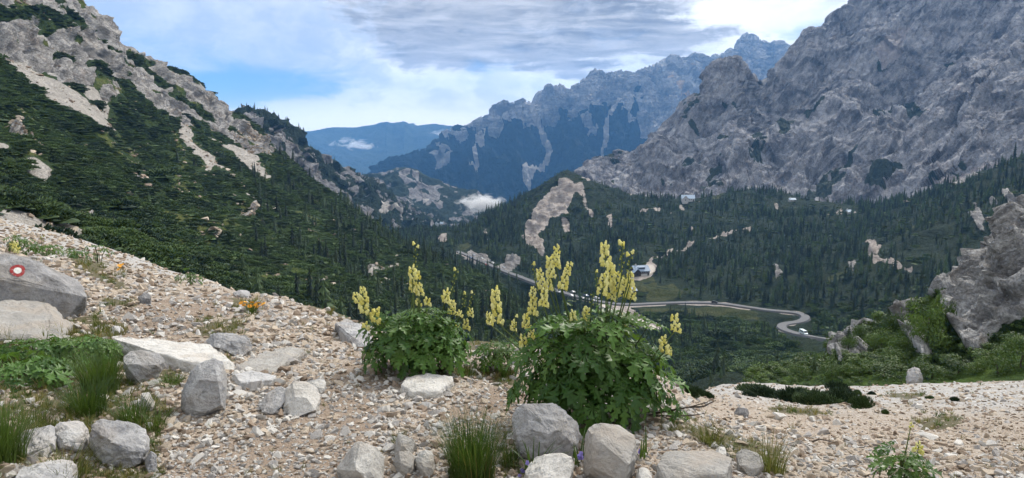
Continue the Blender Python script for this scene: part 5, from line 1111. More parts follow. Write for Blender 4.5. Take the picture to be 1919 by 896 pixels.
bushplant(782, 690, 5.0, .37, .47, 115, .165, 'smaller flowering plant with slender yellow spikes beside the path', 2, skirt=.05, spikes=[
    (779, 453, 778, 540, 'bud', .03, 3), (772, 497, 773, 522, 'full', .028), (773, 520, 775, 548, 'full', .028), (785, 529, 786, 552, 'full', .028), (780, 505, 781, 520, 'full', .026), (856, 502, 847, 548, 'bud', .03), (838, 541, 834, 566, 'full', .03), (849, 562, 845, 588, 'full', .03), (801, 556, 800, 572, 'full', .026), (872, 545, 868, 575, 'bud', .024), (888, 545, 878, 580, 'bud', .022), (783, 560, 784, 572, 'full', .022),
    (679, 537, 680, 562, 'full', .030), (667, 549, 670, 567, 'full', .030), (684, 560, 680, 584, 'full', .034), (704, 577, 702, 600, 'full', .036), (682, 604, 684, 614, 'full', .032), (882, 577, 881, 592, 'full', .022), (861, 580, 861, 592, 'full', .02), (873, 597, 873, 616, 'full', .024), (858, 608, 857, 616, 'full', .02)])
bushplant(930, 700, 5.3, .20, .30, 34, .10, 'small leafy plant between the two flowering plants', 3, pale=.6, spikes=[(963, 600, 961, 618, 'full', .022), (918, 636, 919, 648, 'bud', .02)], stems=4)
bushplant(1690, 915, 3.55, .13, .22, 16, .095, 'young plant with one small yellow flower at bottom right', 4, pale=.5, spikes=[(1709, 790, 1690, 880, 'bud', .016, 6), (1722, 828, 1720, 848, 'full', .028)], stems=3)
bushplant(80, 486, 14.5, .32, .34, 22, .13, 'bright green leafy plant behind the trail mark boulder', 5, pale=.8, spikes=[(28, 452, 30, 472, 'full', .02), (78, 440, 78, 452, 'bud', .02)], stems=4)
bushplant(38, 470, 15.5, .26, .32, 18, .13, 'green leafy plant with a yellow spike at the far left behind the boulder', 6, pale=.6, spikes=[(24, 452, 26, 470, 'full', .02)], stems=3)
bushplant(142, 478, 14.8, .24, .28, 16, .12, 'dark green leafy plant on the scree right of the trail mark boulder', 7, pale=.2, stems=3)
bushplant(186, 490, 14.0, .22, .4, 12, .09, 'thin dark plant on the scree above the path', 8, pale=.2, stems=4)
bushplant(358, 540, 11.5, .2, .34, 14, .09, 'small green plant on the scree brow beyond the path', 9, pale=.3, stems=4)
bushplant(30, 720, 5.2, .36, .20, 46, .14, 'dark leafy plant at the left edge below the pale slab', 10, pale=.05, stems=4)
bushplant(150, 680, 5.7, .30, .20, 42, .12, 'leafy plant in the grass right of the pale slab', 11, pale=.35, stems=4)
bushplant(60, 655, 5.7, .26, .14, 26, .12, 'low dark leafy plant under the pale slab', 12, pale=.05, stems=3)
bushplant(1240, 800, 4.3, .16, .16, 14, .09, 'low dark leaves at the right foot of the large flowering plant', 13, pale=.1, stems=2)

# ================================================================== grass
M_GRASS = leafmat('meadow grass', (.030, .062, .010), (.085, .135, .025), rough=.5, trans=.3, nscale=3.)
M_DRY = leafmat('dry grass', (.14, .105, .03), (.30, .23, .085), rough=.6, trans=.3, nscale=3.)
M_DRYG = leafmat('mixed grass', (.075, .085, .018), (.17, .155, .045), rough=.6, trans=.3, nscale=3.)
def tuft(seed, N, h, spread, w, lean=.5, seg=4, base=.35):
    r = random.Random(seed); V, F = [], []
    for k in range(N):
        a = r.uniform(0, 6.283); q = spread * base * math.sqrt(r.random()); x0, y0 = q * math.cos(a), q * math.sin(a); a2 = a + r.uniform(-.8, .8); ln = lean * r.uniform(.15, 1.15); H = h * r.uniform(.5, 1.1); b = len(V); sx, sy = -math.sin(a2) * w, math.cos(a2) * w
        for s_ in range(seg + 1):
            t = s_ / seg; o = spread * ln * t ** 1.8; z = H * (t - .28 * ln * t * t); ww = (1 - t * .9)
            V += [(x0 + math.cos(a2) * o - sx * ww, y0 + math.sin(a2) * o - sy * ww, z), (x0 + math.cos(a2) * o + sx * ww, y0 + math.sin(a2) * o + sy * ww, z)]
        for s_ in range(seg): F.append((b + 2 * s_, b + 2 * s_ + 1, b + 2 * s_ + 3, b + 2 * s_ + 2))
    return V, F
def grass(u, v, D, N, h, spread, label, seed, mat=None, w=.0022, dry=0):
    b = gp(u, v) if D is None else px(u, v, D); z = gz(np.array([b[0]]), np.array([b[1]]))[0]
    e = empty('grass_tuft', (b[0], b[1], z - .01), label=label, cat='grass')
    V, F = tuft(seed, N, h, spread, w); me = meshobj('blades', V, F, mat or M_GRASS, e); me['kind'] = 'stuff'
    if dry:
        V, F = tuft(seed + 1, dry, h * 1.1, spread * 1.1, w * .8); me = meshobj('dry_stalks', V, F, M_DRY, e); me['kind'] = 'stuff'
grass(884, 900, None, 900, .34, .30, 'big thick green grass tuft at the bottom centre', 1, w=.0020, dry=40)
grass(190, 735, None, 420, .30, .28, 'long bright green grass tuft left of the grey rounded rock', 2, w=.0035)
grass(165, 775, None, 300, .22, .26, 'green grass tuft above the jagged rock at bottom left', 3, w=.003)
grass(0, 860, None, 320, .26, .26, 'bright green grass tuft at the bottom left corner', 4, w=.003)
grass(955, 870, None, 120, .16, .16, 'thin grass beside the furrowed boulder', 5, w=.0016, dry=12)
grass(322, 722, None, 160, .09, .20, 'short green grass between the grey rock and the upright block', 6, w=.0025)
grass(870, 705, None, 110, .16, .22, 'thin grass with dry stalks under the smaller flowering plant', 7, w=.0018, dry=40)
grass(950, 705, None, 110, .16, .2, 'dry stalks and grass between the flowering plants', 8, w=.0018, dry=40)
grass(1440, 885, None, 140, .22, .22, 'yellowish grass tuft right of the whitish rock', 9, M_DRYG, w=.002, dry=25)
grass(1330, 830, None, 140, .14, .22, 'yellow green grass on the bank right of the large plant', 10, M_DRYG, w=.002, dry=30)
grass(745, 830, None, 60, .08, .08, 'small green grass tuft beside the pointed white stone', 11, w=.0018)
grass(285, 800, None, 120, .12, .2, 'green grass at the right end of the jagged rock', 12, w=.0022)
grass(60, 800, None, 150, .14, .3, 'mossy grass above the wedge shaped rock', 13, M_DRYG, w=.0022)
grass(110, 705, None, 300, .20, .30, 'spreading green grass below the low leafy plant', 14, w=.003)
grass(250, 790, None, 200, .16, .22, 'green grass tuft behind the jagged rock', 15, w=.0025)
grass(120, 905, None, 200, .16, .26, 'mixed grass at the bottom edge in front of the jagged rock', 16, M_DRYG, w=.0025, dry=30)
# short turf in patches: one mass
TP = []
for k, mt in enumerate((M_GRASS, M_DRYG, M_DRY, M_DRYG)):
    V, F = tuft(60 + k, 16, 1., 1.1, .035, .7, 3); TP.append(bpy.data.objects.new('turf source', mkmesh('turf', V, F, [mt])))
Pt, ut, vt = stone_points(34000); Tt = ground_masks(Pt[:, 0], Pt[:, 1], Pt[:, 2]); Dt = np.hypot(Pt[:, 0], Pt[:, 1])
brow = (vt < 640) & (ut > 430) & (ut < 1000)
kp = ((Tt == 2) & (rng.random(len(Pt)) < np.clip(.75 + .9 * fbm(Pt / .25, 2), .1, 1))) | ((rng.random(len(Pt)) < .03) & (fbm(Pt / .5, 3) > .1))
Pt, ut, vt, Tt, Dt = Pt[kp], ut[kp], vt[kp], Tt[kp], Dt[kp]
hs = np.clip(rng.lognormal(math.log(10), .3, len(Pt)) * Dt / FPX, .02, .25) * np.where((ut < 320) & (vt > 620), 1.15, 1.)
dryish = ((ut > 500) & (vt < 640)) | (ut > 1280)
pkk = np.where(dryish, rng.choice([1, 2, 2, 3], len(Pt)), rng.choice([0, 0, 1, 3], len(Pt)))
gn_scatter('turf', Pt, np.stack([rng.normal(0, .15, len(Pt)), rng.normal(0, .15, len(Pt)), rng.random(len(Pt)) * 6.28], -1), np.stack([hs, hs, hs], -1), pkk, TP, 'short grass growing in patches on the stony ground')
# ================================================================== small flowers, twig
M_ORANGE = leafmat('orange petal', (.70, .26, .01), (.85, .42, .02), rough=.5, trans=.25)
M_VIOLET = leafmat('violet petal', (.24, .18, .62), (.38, .31, .80), rough=.5, trans=.3)
def daisy(mat):
    V, F = [(0, 0, .0)], []
    n = 9
    for i in range(2 * n):
        a = math.pi * i / n; q = 1. if i % 2 == 0 else .55; V.append((q * math.cos(a), q * math.sin(a), .12 if i % 2 == 0 else .05))
    for i in range(2 * n): F.append((0, 1 + i, 1 + (i + 1) % (2 * n)))
    b = len(V)
    for i in range(6): V.append((.28 * math.cos(i * 1.047), .28 * math.sin(i * 1.047), .18))
    F.append(tuple(range(b, b + 6))); return mkmesh('flower_head', V, F, [mat])
HEAD = daisy(M_ORANGE)
def bell():
    V, F = [], []; n = 8
    for k, (z, q) in enumerate(((.0, .12), (-.15, .42), (-.6, .5), (-.95, .62), (-1.1, .85))):
        for i in range(n): V.append((q * math.cos(6.2832 * i / n) * (1 if k < 4 or i % 2 == 0 else .8), q * math.sin(6.2832 * i / n) * (1 if k < 4 or i % 2 == 0 else .8), z))
    for k in range(4):
        for i in range(n): F.append((k * n + i, k * n + (i + 1) % n, (k + 1) * n + (i + 1) % n, (k + 1) * n + i))
    F.append(tuple(range(n))); return mkmesh('bell', V, F, [M_VIOLET], smooth_=True)
BELL = bell()
def flowers(u, v, spots, me, part, sc, label, name, D=None, leaves=8, seed=0, tilt=.3):
    r = random.Random(seed); b = gp(u, v); base = Vector(b); D = float(np.hypot(b[0], b[1])); e = empty(name, base, label=label, cat='flower')
    for (fu, fv) in spots:
        t = Vector(px(fu, fv, D + r.uniform(-.05, .05))) - base; V, F = tube([(r.uniform(-.02, .02), r.uniform(-.02, .02), -.01), (t.x * .6, t.y * .6, t.z * .6), t], [.003, .0025, .002], 4); st = meshobj('stem', V, F, M_STEM, e)
        inst(part, me, t, (r.uniform(-tilt, tilt) - (.5 if part == 'flower_head' else 0), r.uniform(-tilt, tilt), r.uniform(0, 6)), sc * r.uniform(.85, 1.15), parent=st)
    V, F = tuft(seed + 300, leaves * 3, .16, .16, .006, .8); meshobj('foliage', V, F, M_GRASS, e)['kind'] = 'stuff'
flowers(472, 586, [(452, 568), (460, 566), (466, 570), (472, 567), (479, 571), (485, 568), (490, 572), (494, 569), (468, 574), (482, 575), (457, 572)], HEAD, 'flower_head', .034, 'cluster of orange flowers on the scree left of centre', 'orange_flower_plant', seed=1)
flowers(228, 520, [(224, 498), (229, 496), (226, 502), (222, 505)], HEAD, 'flower_head', .04, 'few orange flowers above the path near the left edge', 'orange_flower_plant', seed=2, leaves=4)
flowers(1000, 885, [(989, 863), (999, 866), (978, 878), (974, 888), (1032, 866), (1003, 861)], BELL, 'bell', .021, 'violet bellflowers between the furrowed boulder and the bottom edge', 'bellflower', seed=3)
flowers(1084, 868, [(1088, 850), (1084, 856), (1090, 846)], BELL, 'bell', .021, 'violet bellflowers squeezed between the two boulders', 'bellflower', seed=4, leaves=4)
flowers(1202, 855, [(1200, 842)], BELL, 'bell', .02, 'single violet bellflower right of the pale angular boulder', 'bellflower', seed=5, leaves=3)
def twig(pts, label, seed):
    b = Vector(gp(pts[0][0][0], pts[0][0][1] + 12)); D = math.hypot(b.x, b.y); e = empty('dry_twig', b, label=label, cat='twig')
    for k, ln in enumerate(pts):
        P = [Vector(px(u, v, D + .05 * k)) - b for u, v in ln]; n = len(P); V, F = tube(P, [.007 * (1 - .75 * i / (n - 1)) for i in range(n)]); meshobj('branch', V, F, M_BARK, e)
twig([[(1225, 775), (1262, 768), (1292, 763), (1310, 758), (1328, 753)], [(1292, 763), (1318, 762), (1330, 756), (1342, 750)], [(1215, 778), (1265, 780), (1300, 778), (1320, 775)]], 'bare brown twigs sticking out right of the large flowering plant', 1)
twig([[(1522, 828), (1535, 823), (1552, 826), (1566, 830)]], 'short dead stick lying on the scree at lower right', 2)

# ================================================================== bushes on the scree and on the rocky bank
NEARPINE = []
for k in range(3):
    v, f = shoots(170 + k, 1100, 1., .62, .20, .035, 9, .8); NEARPINE.append(mkmesh('dwarf_pine', v, f, [M_PINE]))
def dwarf(u, v, w, hpx, label, k, D=None):
    b = gp(u, v); D = float(np.hypot(b[0], b[1])); r = w * .5 * D / FPX / 1.15; inst('dwarf_pine', NEARPINE[k % 3], (b[0], b[1], b[2] - .02 * r), (0, 0, k * 1.7), (r, r * .85, hpx * 1.7 * D / FPX / .85), label=label, cat='shrub', group='dwarf pines on the scree')
for k, (u, v, w, h, lb) in enumerate(((1415, 737, 70, 13, 'low dwarf pine at the far left end of the scree thicket'), (1440, 746, 90, 15, 'low dark dwarf pine in the left part of the scree thicket'), (1490, 752, 90, 16, 'dark dwarf pine left of the middle in the scree thicket'), (1535, 758, 90, 17, 'dark dwarf pine in the middle of the scree thicket'), (1575, 757, 80, 19, 'broad dwarf pine right of the middle in the scree thicket'), (1570, 738, 50, 15, 'brownish dwarf pine at the back of the scree thicket'), (1612, 762, 50, 16, 'small dwarf pine at the right end of the scree thicket'), (1500, 742, 36, 12, 'tiny dwarf pine on the back edge of the scree thicket'), (1605, 741, 22, 7, 'single small shrub on the scree right of the thicket'), (1632, 741, 16, 6, 'tiny round shrub farther right on the scree'), (1400, 741, 40, 6, 'flat strip of dwarf pine at the left of the scree thicket'), (1290, 738, 60, 12, 'dark low shrub on the brow right of the large plant'), (1320, 744, 40, 10, 'small dark shrub on the brow edge of the scree'), (1742, 748, 16, 5, 'tiny dark shrub on the right scree'), (1790, 752, 18, 5, 'small tuft like shrub on the far right scree'), (1660, 776, 16, 6, 'small dark shrub on the scree below the thicket'))):
    dwarf(u, v, w, h, lb, k)
BUSHM = []
for k in range(4):
    v, f = leafy(300 + k, 1500, 1., 1., .045, 9); BUSHM.append(mkmesh('crown', v, f, [M_BUSH if k % 2 else M_BUSHL]))
bpy.context.view_layer.update()
def shrub(u, v, w, h, k, label):
    loc, nor = raycast(bank.obj, u, v)
    if loc is None: return
    D = math.hypot(loc.x, loc.y); r = w * .5 * D / FPX; e = empty('leafy_shrub', loc - Vector((0, 0, .15 * r)), (0, 0, k * 2.1), label=label, cat='shrub', group='shrubs on the rocky bank'); e.scale = (r, r, h * D / FPX)
    V, F = tube([(0, 0, -.1), (.05, 0, .3), (.1, .05, .6)], [.05, .04, .02]); meshobj('trunk', V, F, M_BARK, e); inst('crown', BUSHM[k % 4], parent=e)
SH = [(1735, 640, 70, 75, 'tall green shrub in the cleft left of the big cliff'), (1760, 632, 46, 66, 'green shrub hugging the left side of the big cliff'), (1760, 670, 70, 55, 'leafy shrub at the foot of the cleft beside the big cliff'), (1795, 700, 54, 26, 'shrub under the lower tip of the big cliff'), (1872, 700, 70, 34, 'broad dark shrub at the right foot of the big cliff'), (1912, 690, 70, 52, 'broad dark shrub at the right edge under the cliff'), (1900, 655, 46, 26, 'shrub growing against the lower right of the cliff'), (1670, 640, 60, 50, 'shrub left of the middle rock rib'), (1650, 660, 60, 45, 'shrub between the left and the middle rock ribs'), (1625, 640, 50, 35, 'small shrub on top of the left rock rib'), (1680, 690, 60, 35, 'low shrub in front of the middle rock rib'), (1655, 705, 70, 25, 'bright low shrub in the grass below the left rib'), (1610, 700, 60, 30, 'dark shrub below the left rock rib'), (1560, 705, 50, 30, 'dark shrub at the left foot of the rocky bank'), (1535, 695, 50, 35, 'shrub on the left edge of the rocky bank'), (1745, 708, 60, 28, 'dark shrub right of the small grey boulder'), (1505, 705, 50, 25, 'low shrub where the bank meets the scree on the left'), (1700, 660, 50, 45, 'shrub in front of the upper middle rib'), (1825, 700, 50, 25, 'low shrub in the grass below the big cliff'), (1540, 670, 40, 40, 'shrub hanging on the steep left end of the bank'), (1590, 655, 40, 30, 'small shrub between the two left rock ribs'), (1720, 600, 40, 40, 'upright shrub above the middle rock rib'), (1750, 585, 40, 35, 'light green shrub high in the cleft beside the cliff')]
for k, (u, v, w, h, lb) in enumerate(SH): shrub(u, v, w, h, k, lb)
Qk, ki, kj = sample(bank, 2600, (bank.M[..., 0] < .3) * 1.0 * (bank.M[..., 2] < .3) * (bank.t < 3) * (bank.t > .6)); hk = rng.lognormal(math.log(.55), .4, len(Qk)) * np.where(bank.M[ki, kj, 1] > .5, .4, 1.)
gn_scatter('bank_undergrowth', Qk, np.stack([np.zeros(len(Qk)), np.zeros(len(Qk)), rng.random(len(Qk)) * 6.28], -1), np.stack([hk, hk, hk], -1), rng.integers(0, 2, len(Qk)), PROTO_BUSH, 'green undergrowth and turf on the rocky bank')
# a few young conifers on the bank
for k, (u, v, h) in enumerate(((1662, 620, 42), (1655, 640, 34), (1590, 640, 26), (1700, 640, 34), (1545, 690, 30), (1525, 700, 34), (1560, 690, 24))):
    loc, nor = raycast(bank.obj, u, v)
    if loc is not None:
        H = h * math.hypot(loc.x, loc.y) / FPX * 1.2
        e = empty('conifer_tree', loc - Vector((0, 0, .1)), (0, 0, k), label=('young conifer on top of the left rock rib', 'young conifer between the rock ribs', 'small conifer at the left end of the rock rib', 'young conifer beside the middle rock rib', 'small conifer on the left slope of the bank', 'conifer at the lower left end of the rocky bank', 'tiny conifer under the left rock rib')[k], cat='tree'); e.scale = (H * 1.3, H * 1.3, H); inst('trunk', TRUNK, parent=e); inst('crown', CROWN[3 if k % 2 else 1], parent=e)

# ================================================================== road, houses, cars
M_ASPH = plainmat('worn asphalt', (.13, .13, .132), .9, .2); M_DIRT = plainmat('gravel track', (.42, .38, .33), .95, .1, .2); M_LINE = plainmat('road paint', (.7, .7, .68))
TERR = wooded_pass.obj
def road(line, width, name, mat, dz):
    L = []
    for (a, b) in zip(line[:-1], line[1:]):
        n = max(2, int(math.hypot(b[0] - a[0], b[1] - a[1]) / 5))
        for i in range(n): L.append((a[0] + (b[0] - a[0]) * i / n, a[1] + (b[1] - a[1]) * i / n))
    L.append(line[-1]); P = [raycast(TERR, u, v)[0] for u, v in L]; P = np.array([p[:] for p in P if p is not None])
    for _ in range(6): P[1:-1] = P[1:-1] * .5 + (P[:-2] + P[2:]) * .25
    d = np.gradient(P, axis=0); d[:, 2] = 0; d /= np.linalg.norm(d, axis=1)[:, None] + 1e-9; s_ = np.stack([d[:, 1], -d[:, 0], np.zeros(len(P))], -1)
    up = np.array([0, 0, dz]); ne = len(P)
    V = np.concatenate([P + s_ * width / 2 + up, P - s_ * width / 2 + up, P - s_ * (width / 2 + 1.2) - up * 2.2, P + s_ * (width / 2 + 1.2) - up * 2.2])
    F = []
    for i in range(ne - 1): F += [(i, i + 1, ne + i + 1, ne + i), (ne + i, ne + i + 1, 2 * ne + i + 1, 2 * ne + i), (3 * ne + i, 3 * ne + i + 1, i + 1, i)]
    o = meshobj(name, V, F, mat, kind='structure'); return P, s_
RP, RS = road(ROAD1, 4.8, 'road', M_ASPH, .9)
road(ROAD2, 5.5, 'track', M_DIRT, .6)
TP_, _ = road([(1130, 572), (1160, 586), (1190, 600), (1215, 612), (1235, 626)], 7., 'track', M_DIRT, .6)
M_ROOFB = plainmat('blue grey sheet roof', (.26, .33, .42), .55, .4); M_ROOFL = plainmat('pale blue sheet roof', (.38, .46, .54), .55, .4); M_TIMBER = plainmat('dark timber', (.055, .045, .04), .85, .2); M_WHITE = plainmat('white plaster', (.5, .49, .47)); M_GLASS = plainmat('window glass', (.03, .035, .045), .15, .6); M_ROOFG = plainmat('grey shingle roof', (.22, .21, .20), .8)
def box(x0, x1, y0, y1, z0, z1):
    return [(x, y, z) for x in (x0, x1) for y in (y0, y1) for z in (z0, z1)], [(0, 1, 3, 2), (4, 6, 7, 5), (0, 4, 5, 1), (2, 3, 7, 6), (0, 2, 6, 4), (1, 5, 7, 3)]
def gable(L, Wd, z0, h, over=.6, th=.25):
    a, b = L / 2 + over, Wd / 2 + over; zz = z0 - over * h / (Wd / 2); V = []
    for x in (-a, a): V += [(x, -b, zz), (x, 0, z0 + h), (x, b, zz), (x, -b, zz - th), (x, 0, z0 + h - th), (x, b, zz - th)]
    return V, [(0, 6, 7, 1), (1, 7, 8, 2), (3, 4, 10, 9), (4, 5, 11, 10), (0, 1, 4, 3), (1, 2, 5, 4), (6, 9, 10, 7), (7, 10, 11, 8), (0, 3, 9, 6), (2, 8, 11, 5)]
def house(u, v, L, Wd, hw_, hr, rz, label, wallm, roofm, base_h=0., basem=None, dormer=False, nwin=5, wing=None, name='mountain_house', at=None):
    loc = at if at is not None else raycast(TERR, u, v)[0]
    e = empty(name, loc, (0, 0, rz), label=label, cat='house')
    if base_h: meshobj('base', *box(-L / 2 - .02, L / 2 + .02, -Wd / 2 - .02, Wd / 2 + .02, -3, base_h), basem or M_WHITE, e)
    V, F = box(-L / 2, L / 2, -Wd / 2, Wd / 2, base_h if base_h else -3, hw_)
    b = len(V); V += [(-L / 2, 0, hw_ + hr - .15), (L / 2, 0, hw_ + hr - .15)]; F += [(1, b, 3), (5, 7, b + 1)]
    meshobj('wall', V, F, wallm, e)
    rf = meshobj('roof', *gable(L, Wd, hw_, hr), roofm, e)
    if dormer:
        V, F = box(-L * .22, L * .22, -Wd * .40, -Wd * .1, hw_ + hr * .30, hw_ + hr * .72); meshobj('dormer', V, F, roofm, rf)
        meshobj('dormer_window', *box(-L * .2, L * .2, -Wd * .40 - .06, -Wd * .40 - .01, hw_ + hr * .40, hw_ + hr * .64), M_GLASS, rf)
    V, F = box(-L * .3 - .5, -L * .3 + .5, -.5, .5, hw_ + hr * .6, hw_ + hr + 1.2); meshobj('chimney', V, F, M_WHITE, rf)
    for side in (-1,):
        for i in range(nwin):
            x = (i + .5) / nwin * L - L / 2; z = (hw_ + base_h) / 2 + .2
            w = meshobj('window', *box(x - .6, x + .6, side * Wd / 2 - .09, side * Wd / 2 - .01, z - .7, z + .7), M_WHITE, e); meshobj('pane', *box(x - .45, x + .45, side * Wd / 2 - .13, side * Wd / 2 - .095, z - .55, z + .55), M_GLASS, w)
    meshobj('door', *box(L * .4 - .6, L * .4 + .6, -Wd / 2 - .12, -Wd / 2 - .03, 0, 2.1), M_TIMBER, e)
    if wing:
        wl, ww, wh, wr, ox = wing; V, F = box(ox - ww / 2, ox + ww / 2, -Wd / 2 - wl, -Wd / 2 - .02, -3, wh); b = len(V); V += [(ox, -Wd / 2 - wl, wh + wr - .1), (ox, -Wd / 2 - .02, wh + wr - .1)]; F += [(1, b, 5), (3, 7, b + 1)]; wg = meshobj('wing', V, F, wallm, e)
        V, F = gable(wl + 2, ww, wh, wr); V = [(ox + y, -Wd / 2 - wl / 2 + .8 + x, z) for x, y, z in V]; meshobj('wing_roof', V, F, roofm, wg)
        meshobj('window', *box(ox - .7, ox + .7, -Wd / 2 - wl - .08, -Wd / 2 - wl - .01, wh * .5 - .7, wh * .5 + .7), M_GLASS, wg)
    return e
house(1199, 515, 13, 9, 4.2, 3.6, R(14), 'dark timber house with a blue grey roof beside the gravel loop', M_TIMBER, M_ROOFB, 1.6, M_WHITE, dormer=True, nwin=6, wing=(2.5, 6, 3.6, 2.6, -5.2), name='timber_house')
house(1289, 377, 17, 9, 4.4, 4.2, R(-8), 'mountain hut with pale blue roofs on top of the wooded ridge', M_WHITE, M_ROOFL, 0, wing=(5, 8, 4.2, 3.8, -4), nwin=6, name='mountain_hut')
house(1590, 400, 7, 5, 2.4, 2.0, R(20), 'tiny pale hut in a clearing of the wood on the right', M_WHITE, M_ROOFL, 0, nwin=2, name='small_hut')
house(1484, 377, 8, 5, 2.4, 1.8, R(0), 'small pale roofed hut on the wooded ridge right of the big hut', M_WHITE, M_ROOFL, 0, nwin=2, name='small_hut')
house(1183, 549, 6, 5, 2.4, 1.8, R(30), 'small grey hut beside the road below the timber house', M_ROOFG, M_ROOFB, 0, nwin=2, name='small_hut')
for k, (u, v, lb) in enumerate(((802, 430, 'white gabled house far away on the valley floor'), (818, 433, 'small white house right of the gabled house in the far valley'), (829, 431, 'tiny white house nearest the hill in the far valley'))):
    loc, _ = raycast(valley_floor.obj, u, v)
    if loc is not None: house(u, v, 16 if k == 0 else 10, 10 if k == 0 else 7, 6 if k == 0 else 4, 6 if k == 0 else 3, R(60 + 40 * k), lb, M_WHITE, M_ROOFG if k == 0 else M_ROOFL, nwin=3, name='valley_house', at=loc + Vector((0, 0, 9)))
M_TYRE = plainmat('tyre rubber', (.02, .02, .02), .9)
def prism(prof, w):
    V = [(x, -w, z) for x, z in prof] + [(x, w, z) for x, z in prof]; n = len(prof); return V, [tuple(range(n)), tuple(range(2 * n - 1, n - 1, -1))] + [(i, n + i, n + (i + 1) % n, (i + 1) % n) for i in range(n)]
CARB = {}
def carmesh(col):
    if col not in CARB:
        m = plainmat('car paint %d' % len(CARB), col, .3, .5, .03)
        CARB[col] = (mkmesh('body', *prism([(-2.1, .35), (2.1, .35), (2.15, .75), (1.9, .95), (.9, 1.0), (-1.9, 1.02), (-2.15, .8)], .86), [m]), mkmesh('roof', *prism([(-1.55, 1.30), (.2, 1.30), (.1, 1.46), (-1.4, 1.46)], .70), [m]))
    return CARB[col]
CAB = mkmesh('windows', *prism([(-1.85, 1.0), (.95, 1.0), (.25, 1.32), (-1.55, 1.32)], .74), [M_GLASS])
_wv, _wf = tube([(0, -.1, 0), (0, .1, 0)], [.33, .33], 12); _wf.append(tuple(range(11, -1, -1))); WHEEL = mkmesh('wheel', _wv, _wf, [M_TYRE])
VANB = None
def car(i, off, col, label, group, van=False, at=None, rz=None):
    if at is None:
        p = RP[i] + RS[i] * off; d = RP[min(i + 1, len(RP) - 1)] - RP[max(i - 1, 0)]; rz = math.atan2(d[1], d[0]); at = (p[0], p[1], p[2] + .93)
    b, r_ = carmesh(col); e = empty('van' if van else 'parked_car', at, (0, 0, rz), label=label, cat='van' if van else 'car', group=group)
    if van:
        m = b.materials[0]; meshobj('body', *prism([(-2.7, .4), (2.7, .4), (2.75, 1.1), (2.2, 1.35), (1.7, 2.3), (-2.65, 2.4)], .98), m, e); meshobj('windscreen', *prism([(2.24, 1.38), (2.28, 1.40), (1.80, 2.22), (1.76, 2.2)], .85), M_GLASS, e); meshobj('side_window', *prism([(-1.8, 1.5), (1.5, 1.5), (1.2, 2.05), (-1.8, 2.05)], 1.0), M_GLASS, e)
    else: inst('body', b, parent=e); inst('windows', CAB, parent=e); inst('roof', r_, parent=e)
    for x in (-1.35, 1.35):
        for y in (-.8, .8): inst('wheel', WHEEL, (x, y, .33), parent=e)
ru, rv = unpx(RP)
def near(u, v): return int(np.argmin((ru - u) ** 2 + (rv - v) ** 2 * 2))
CN = {(.75, .75, .74): 'white', (.45, .46, .48): 'silver', (.03, .03, .035): 'black', (.12, .16, .28): 'blue', (.35, .05, .04): 'red'}
cl = list(CN)
park = [(872, 476, 0), (880, 480, 1), (889, 484, 3), (897, 488, 0), (906, 492, 2), (914, 496, 0), (922, 499, 4), (938, 505, 1), (1056, 550, 0), (1066, 553, 1), (1079, 557, 0), (1090, 560, 3), (1099, 562, 2), (1110, 564, 0), (1118, 565.5, 1), (1036, 543, 2), (1046, 547, 1)]
for k, (u, v, c) in enumerate(park):
    side = 'far left stretch of the road, %s from its upper end' if u < 1000 else 'roadside behind the large yellow flowers, %s from the left'
    kk = k if u < 1000 else [15, 16, 8, 9, 10, 11, 12, 13, 14].index(k)
    car(near(u, v), -4.6 if k % 2 else 4.4, cl[c], '%s car parked on the ' % CN[cl[c]] + side % ('first', 'second', 'third', 'fourth', 'fifth', 'sixth', 'seventh', 'eighth', 'ninth')[kk], 'cars parked along the road')
car(near(1504, 629.5), -.2, (.62, .72, .75), 'pale blue and white van driving on the winding road below the bend', None, van=True)
car(near(1338, 569), 1.4, (.03, .03, .035), 'black car on the straight stretch of road right of the large flowers', None)

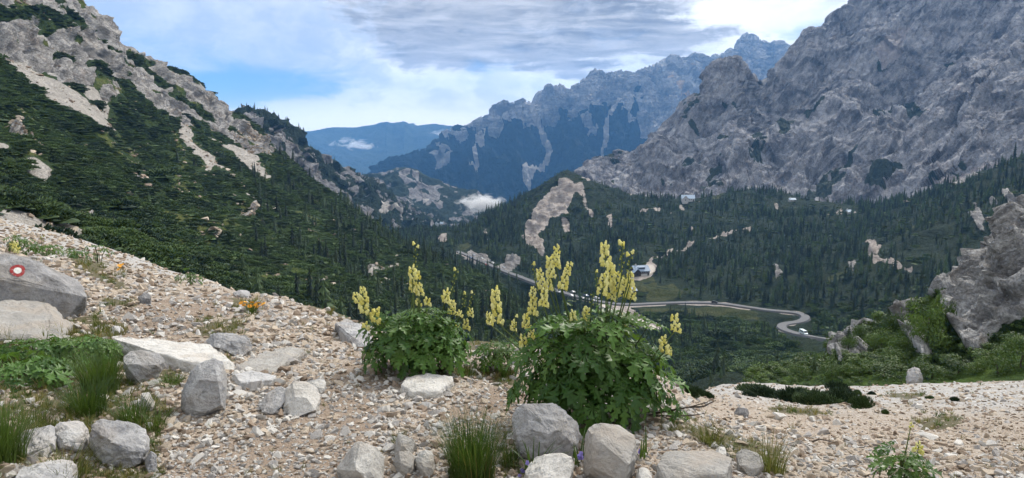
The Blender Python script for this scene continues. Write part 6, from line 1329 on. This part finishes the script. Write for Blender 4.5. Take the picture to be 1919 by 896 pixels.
# ================================================================== clouds hanging in the valley
def cloud(u, v, D, w, h, dep, dens, label, seed, fl=1.4):
    c = Vector(px(u, v, D)); sx, sz = w * .5 * D / FPX, h * .5 * D / FPX
    bm = bmesh.new(); bmesh.ops.create_icosphere(bm, subdivisions=4, radius=1.)
    for q in bm.verts:
        n = float(fbm(np.array(q.co[:]) * 1.3 + seed, 3)); q.co *= 1 + .25 * n
    V = [(q.co.x * sx * 1.25, q.co.y * dep * 1.25, q.co.z * sz * 1.35) for q in bm.verts]; bm.verts.index_update(); F = [[q.index for q in f.verts] for f in bm.faces]; bm.free()
    m = bpy.data.materials.new('cloud vapour'); m.use_nodes = True; nt = m.node_tree; nt.nodes.clear()
    co = nd(nt, 'ShaderNodeTexCoord').outputs['Object']; S = vscale(nt, co, (1 / sx, 1 / dep, 1 / sz))
    ln = nd(nt, 'ShaderNodeVectorMath', {0: S}, operation='LENGTH').outputs['Value']
    n1 = noise(nt, vscale(nt, co, (1 / sx, 1 / dep, .8 / sz)), fl * 1.6, 7, .68, .6)
    f = ma(nt, 'SUBTRACT', ma(nt, 'ADD', ma(nt, 'MULTIPLY', n1, 3.6), -.95), ln)
    f = sstep(nt, f, .0, .35)
    vol = nd(nt, 'ShaderNodeVolumePrincipled', {'Color': (1, 1, 1, 1), 'Density': ma(nt, 'MULTIPLY', f, dens), 'Anisotropy': .3})
    nt.links.new(vol.outputs[0], nd(nt, 'ShaderNodeOutputMaterial').inputs['Volume'])
    o = meshobj('cloud', V, F, m, label=label, cat='cloud'); o.location = c; return o
cloud(902, 381, 1700, 86, 34, 60, .045, 'white cloud tucked behind the wooded hill in the gap', 3.)
cloud(662, 281, 8200, 92, 40, 300, .011, 'bright ragged cloud in front of the far blue range', 9.)
cloud(737, 296, 8200, 16, 16, 60, .02, 'tiny white puff right of the ragged cloud', 5.)
cloud(838, 250, 7000, 60, 14, 150, .006, 'thin wisp of cloud on the left shoulder of the blue ridge', 6.)
cloud(1116, 314, 2600, 14, 20, 30, .03, 'small white puff at the foot of the great rock wall', 7.)
# ================================================================== air
def build_haze():
    x0, x1, y0, y1, z0, z1 = -5600, 4400, -700, 12000, -2000, 1180
    v = [(x, y, z) for x in (x0, x1) for y in (y0, y1) for z in (z0, z1)]
    f = [(0, 1, 3, 2), (4, 6, 7, 5), (0, 4, 5, 1), (2, 3, 7, 6), (0, 2, 6, 4), (1, 5, 7, 3)]
    m = bpy.data.materials.new('haze air'); m.use_nodes = True; nt = m.node_tree; nt.nodes.clear()
    vol = nd(nt, 'ShaderNodeVolumePrincipled', {'Color': (.20, .50, 1, 1), 'Density': HAZE, 'Anisotropy': .1})
    nt.links.new(vol.outputs[0], nd(nt, 'ShaderNodeOutputMaterial').inputs['Volume'])
    o = meshobj('haze', v, f, m, kind='stuff'); o['label'] = 'thin blue air between the camera and the far mountains'
HAZE = 7.5e-5
build_haze()
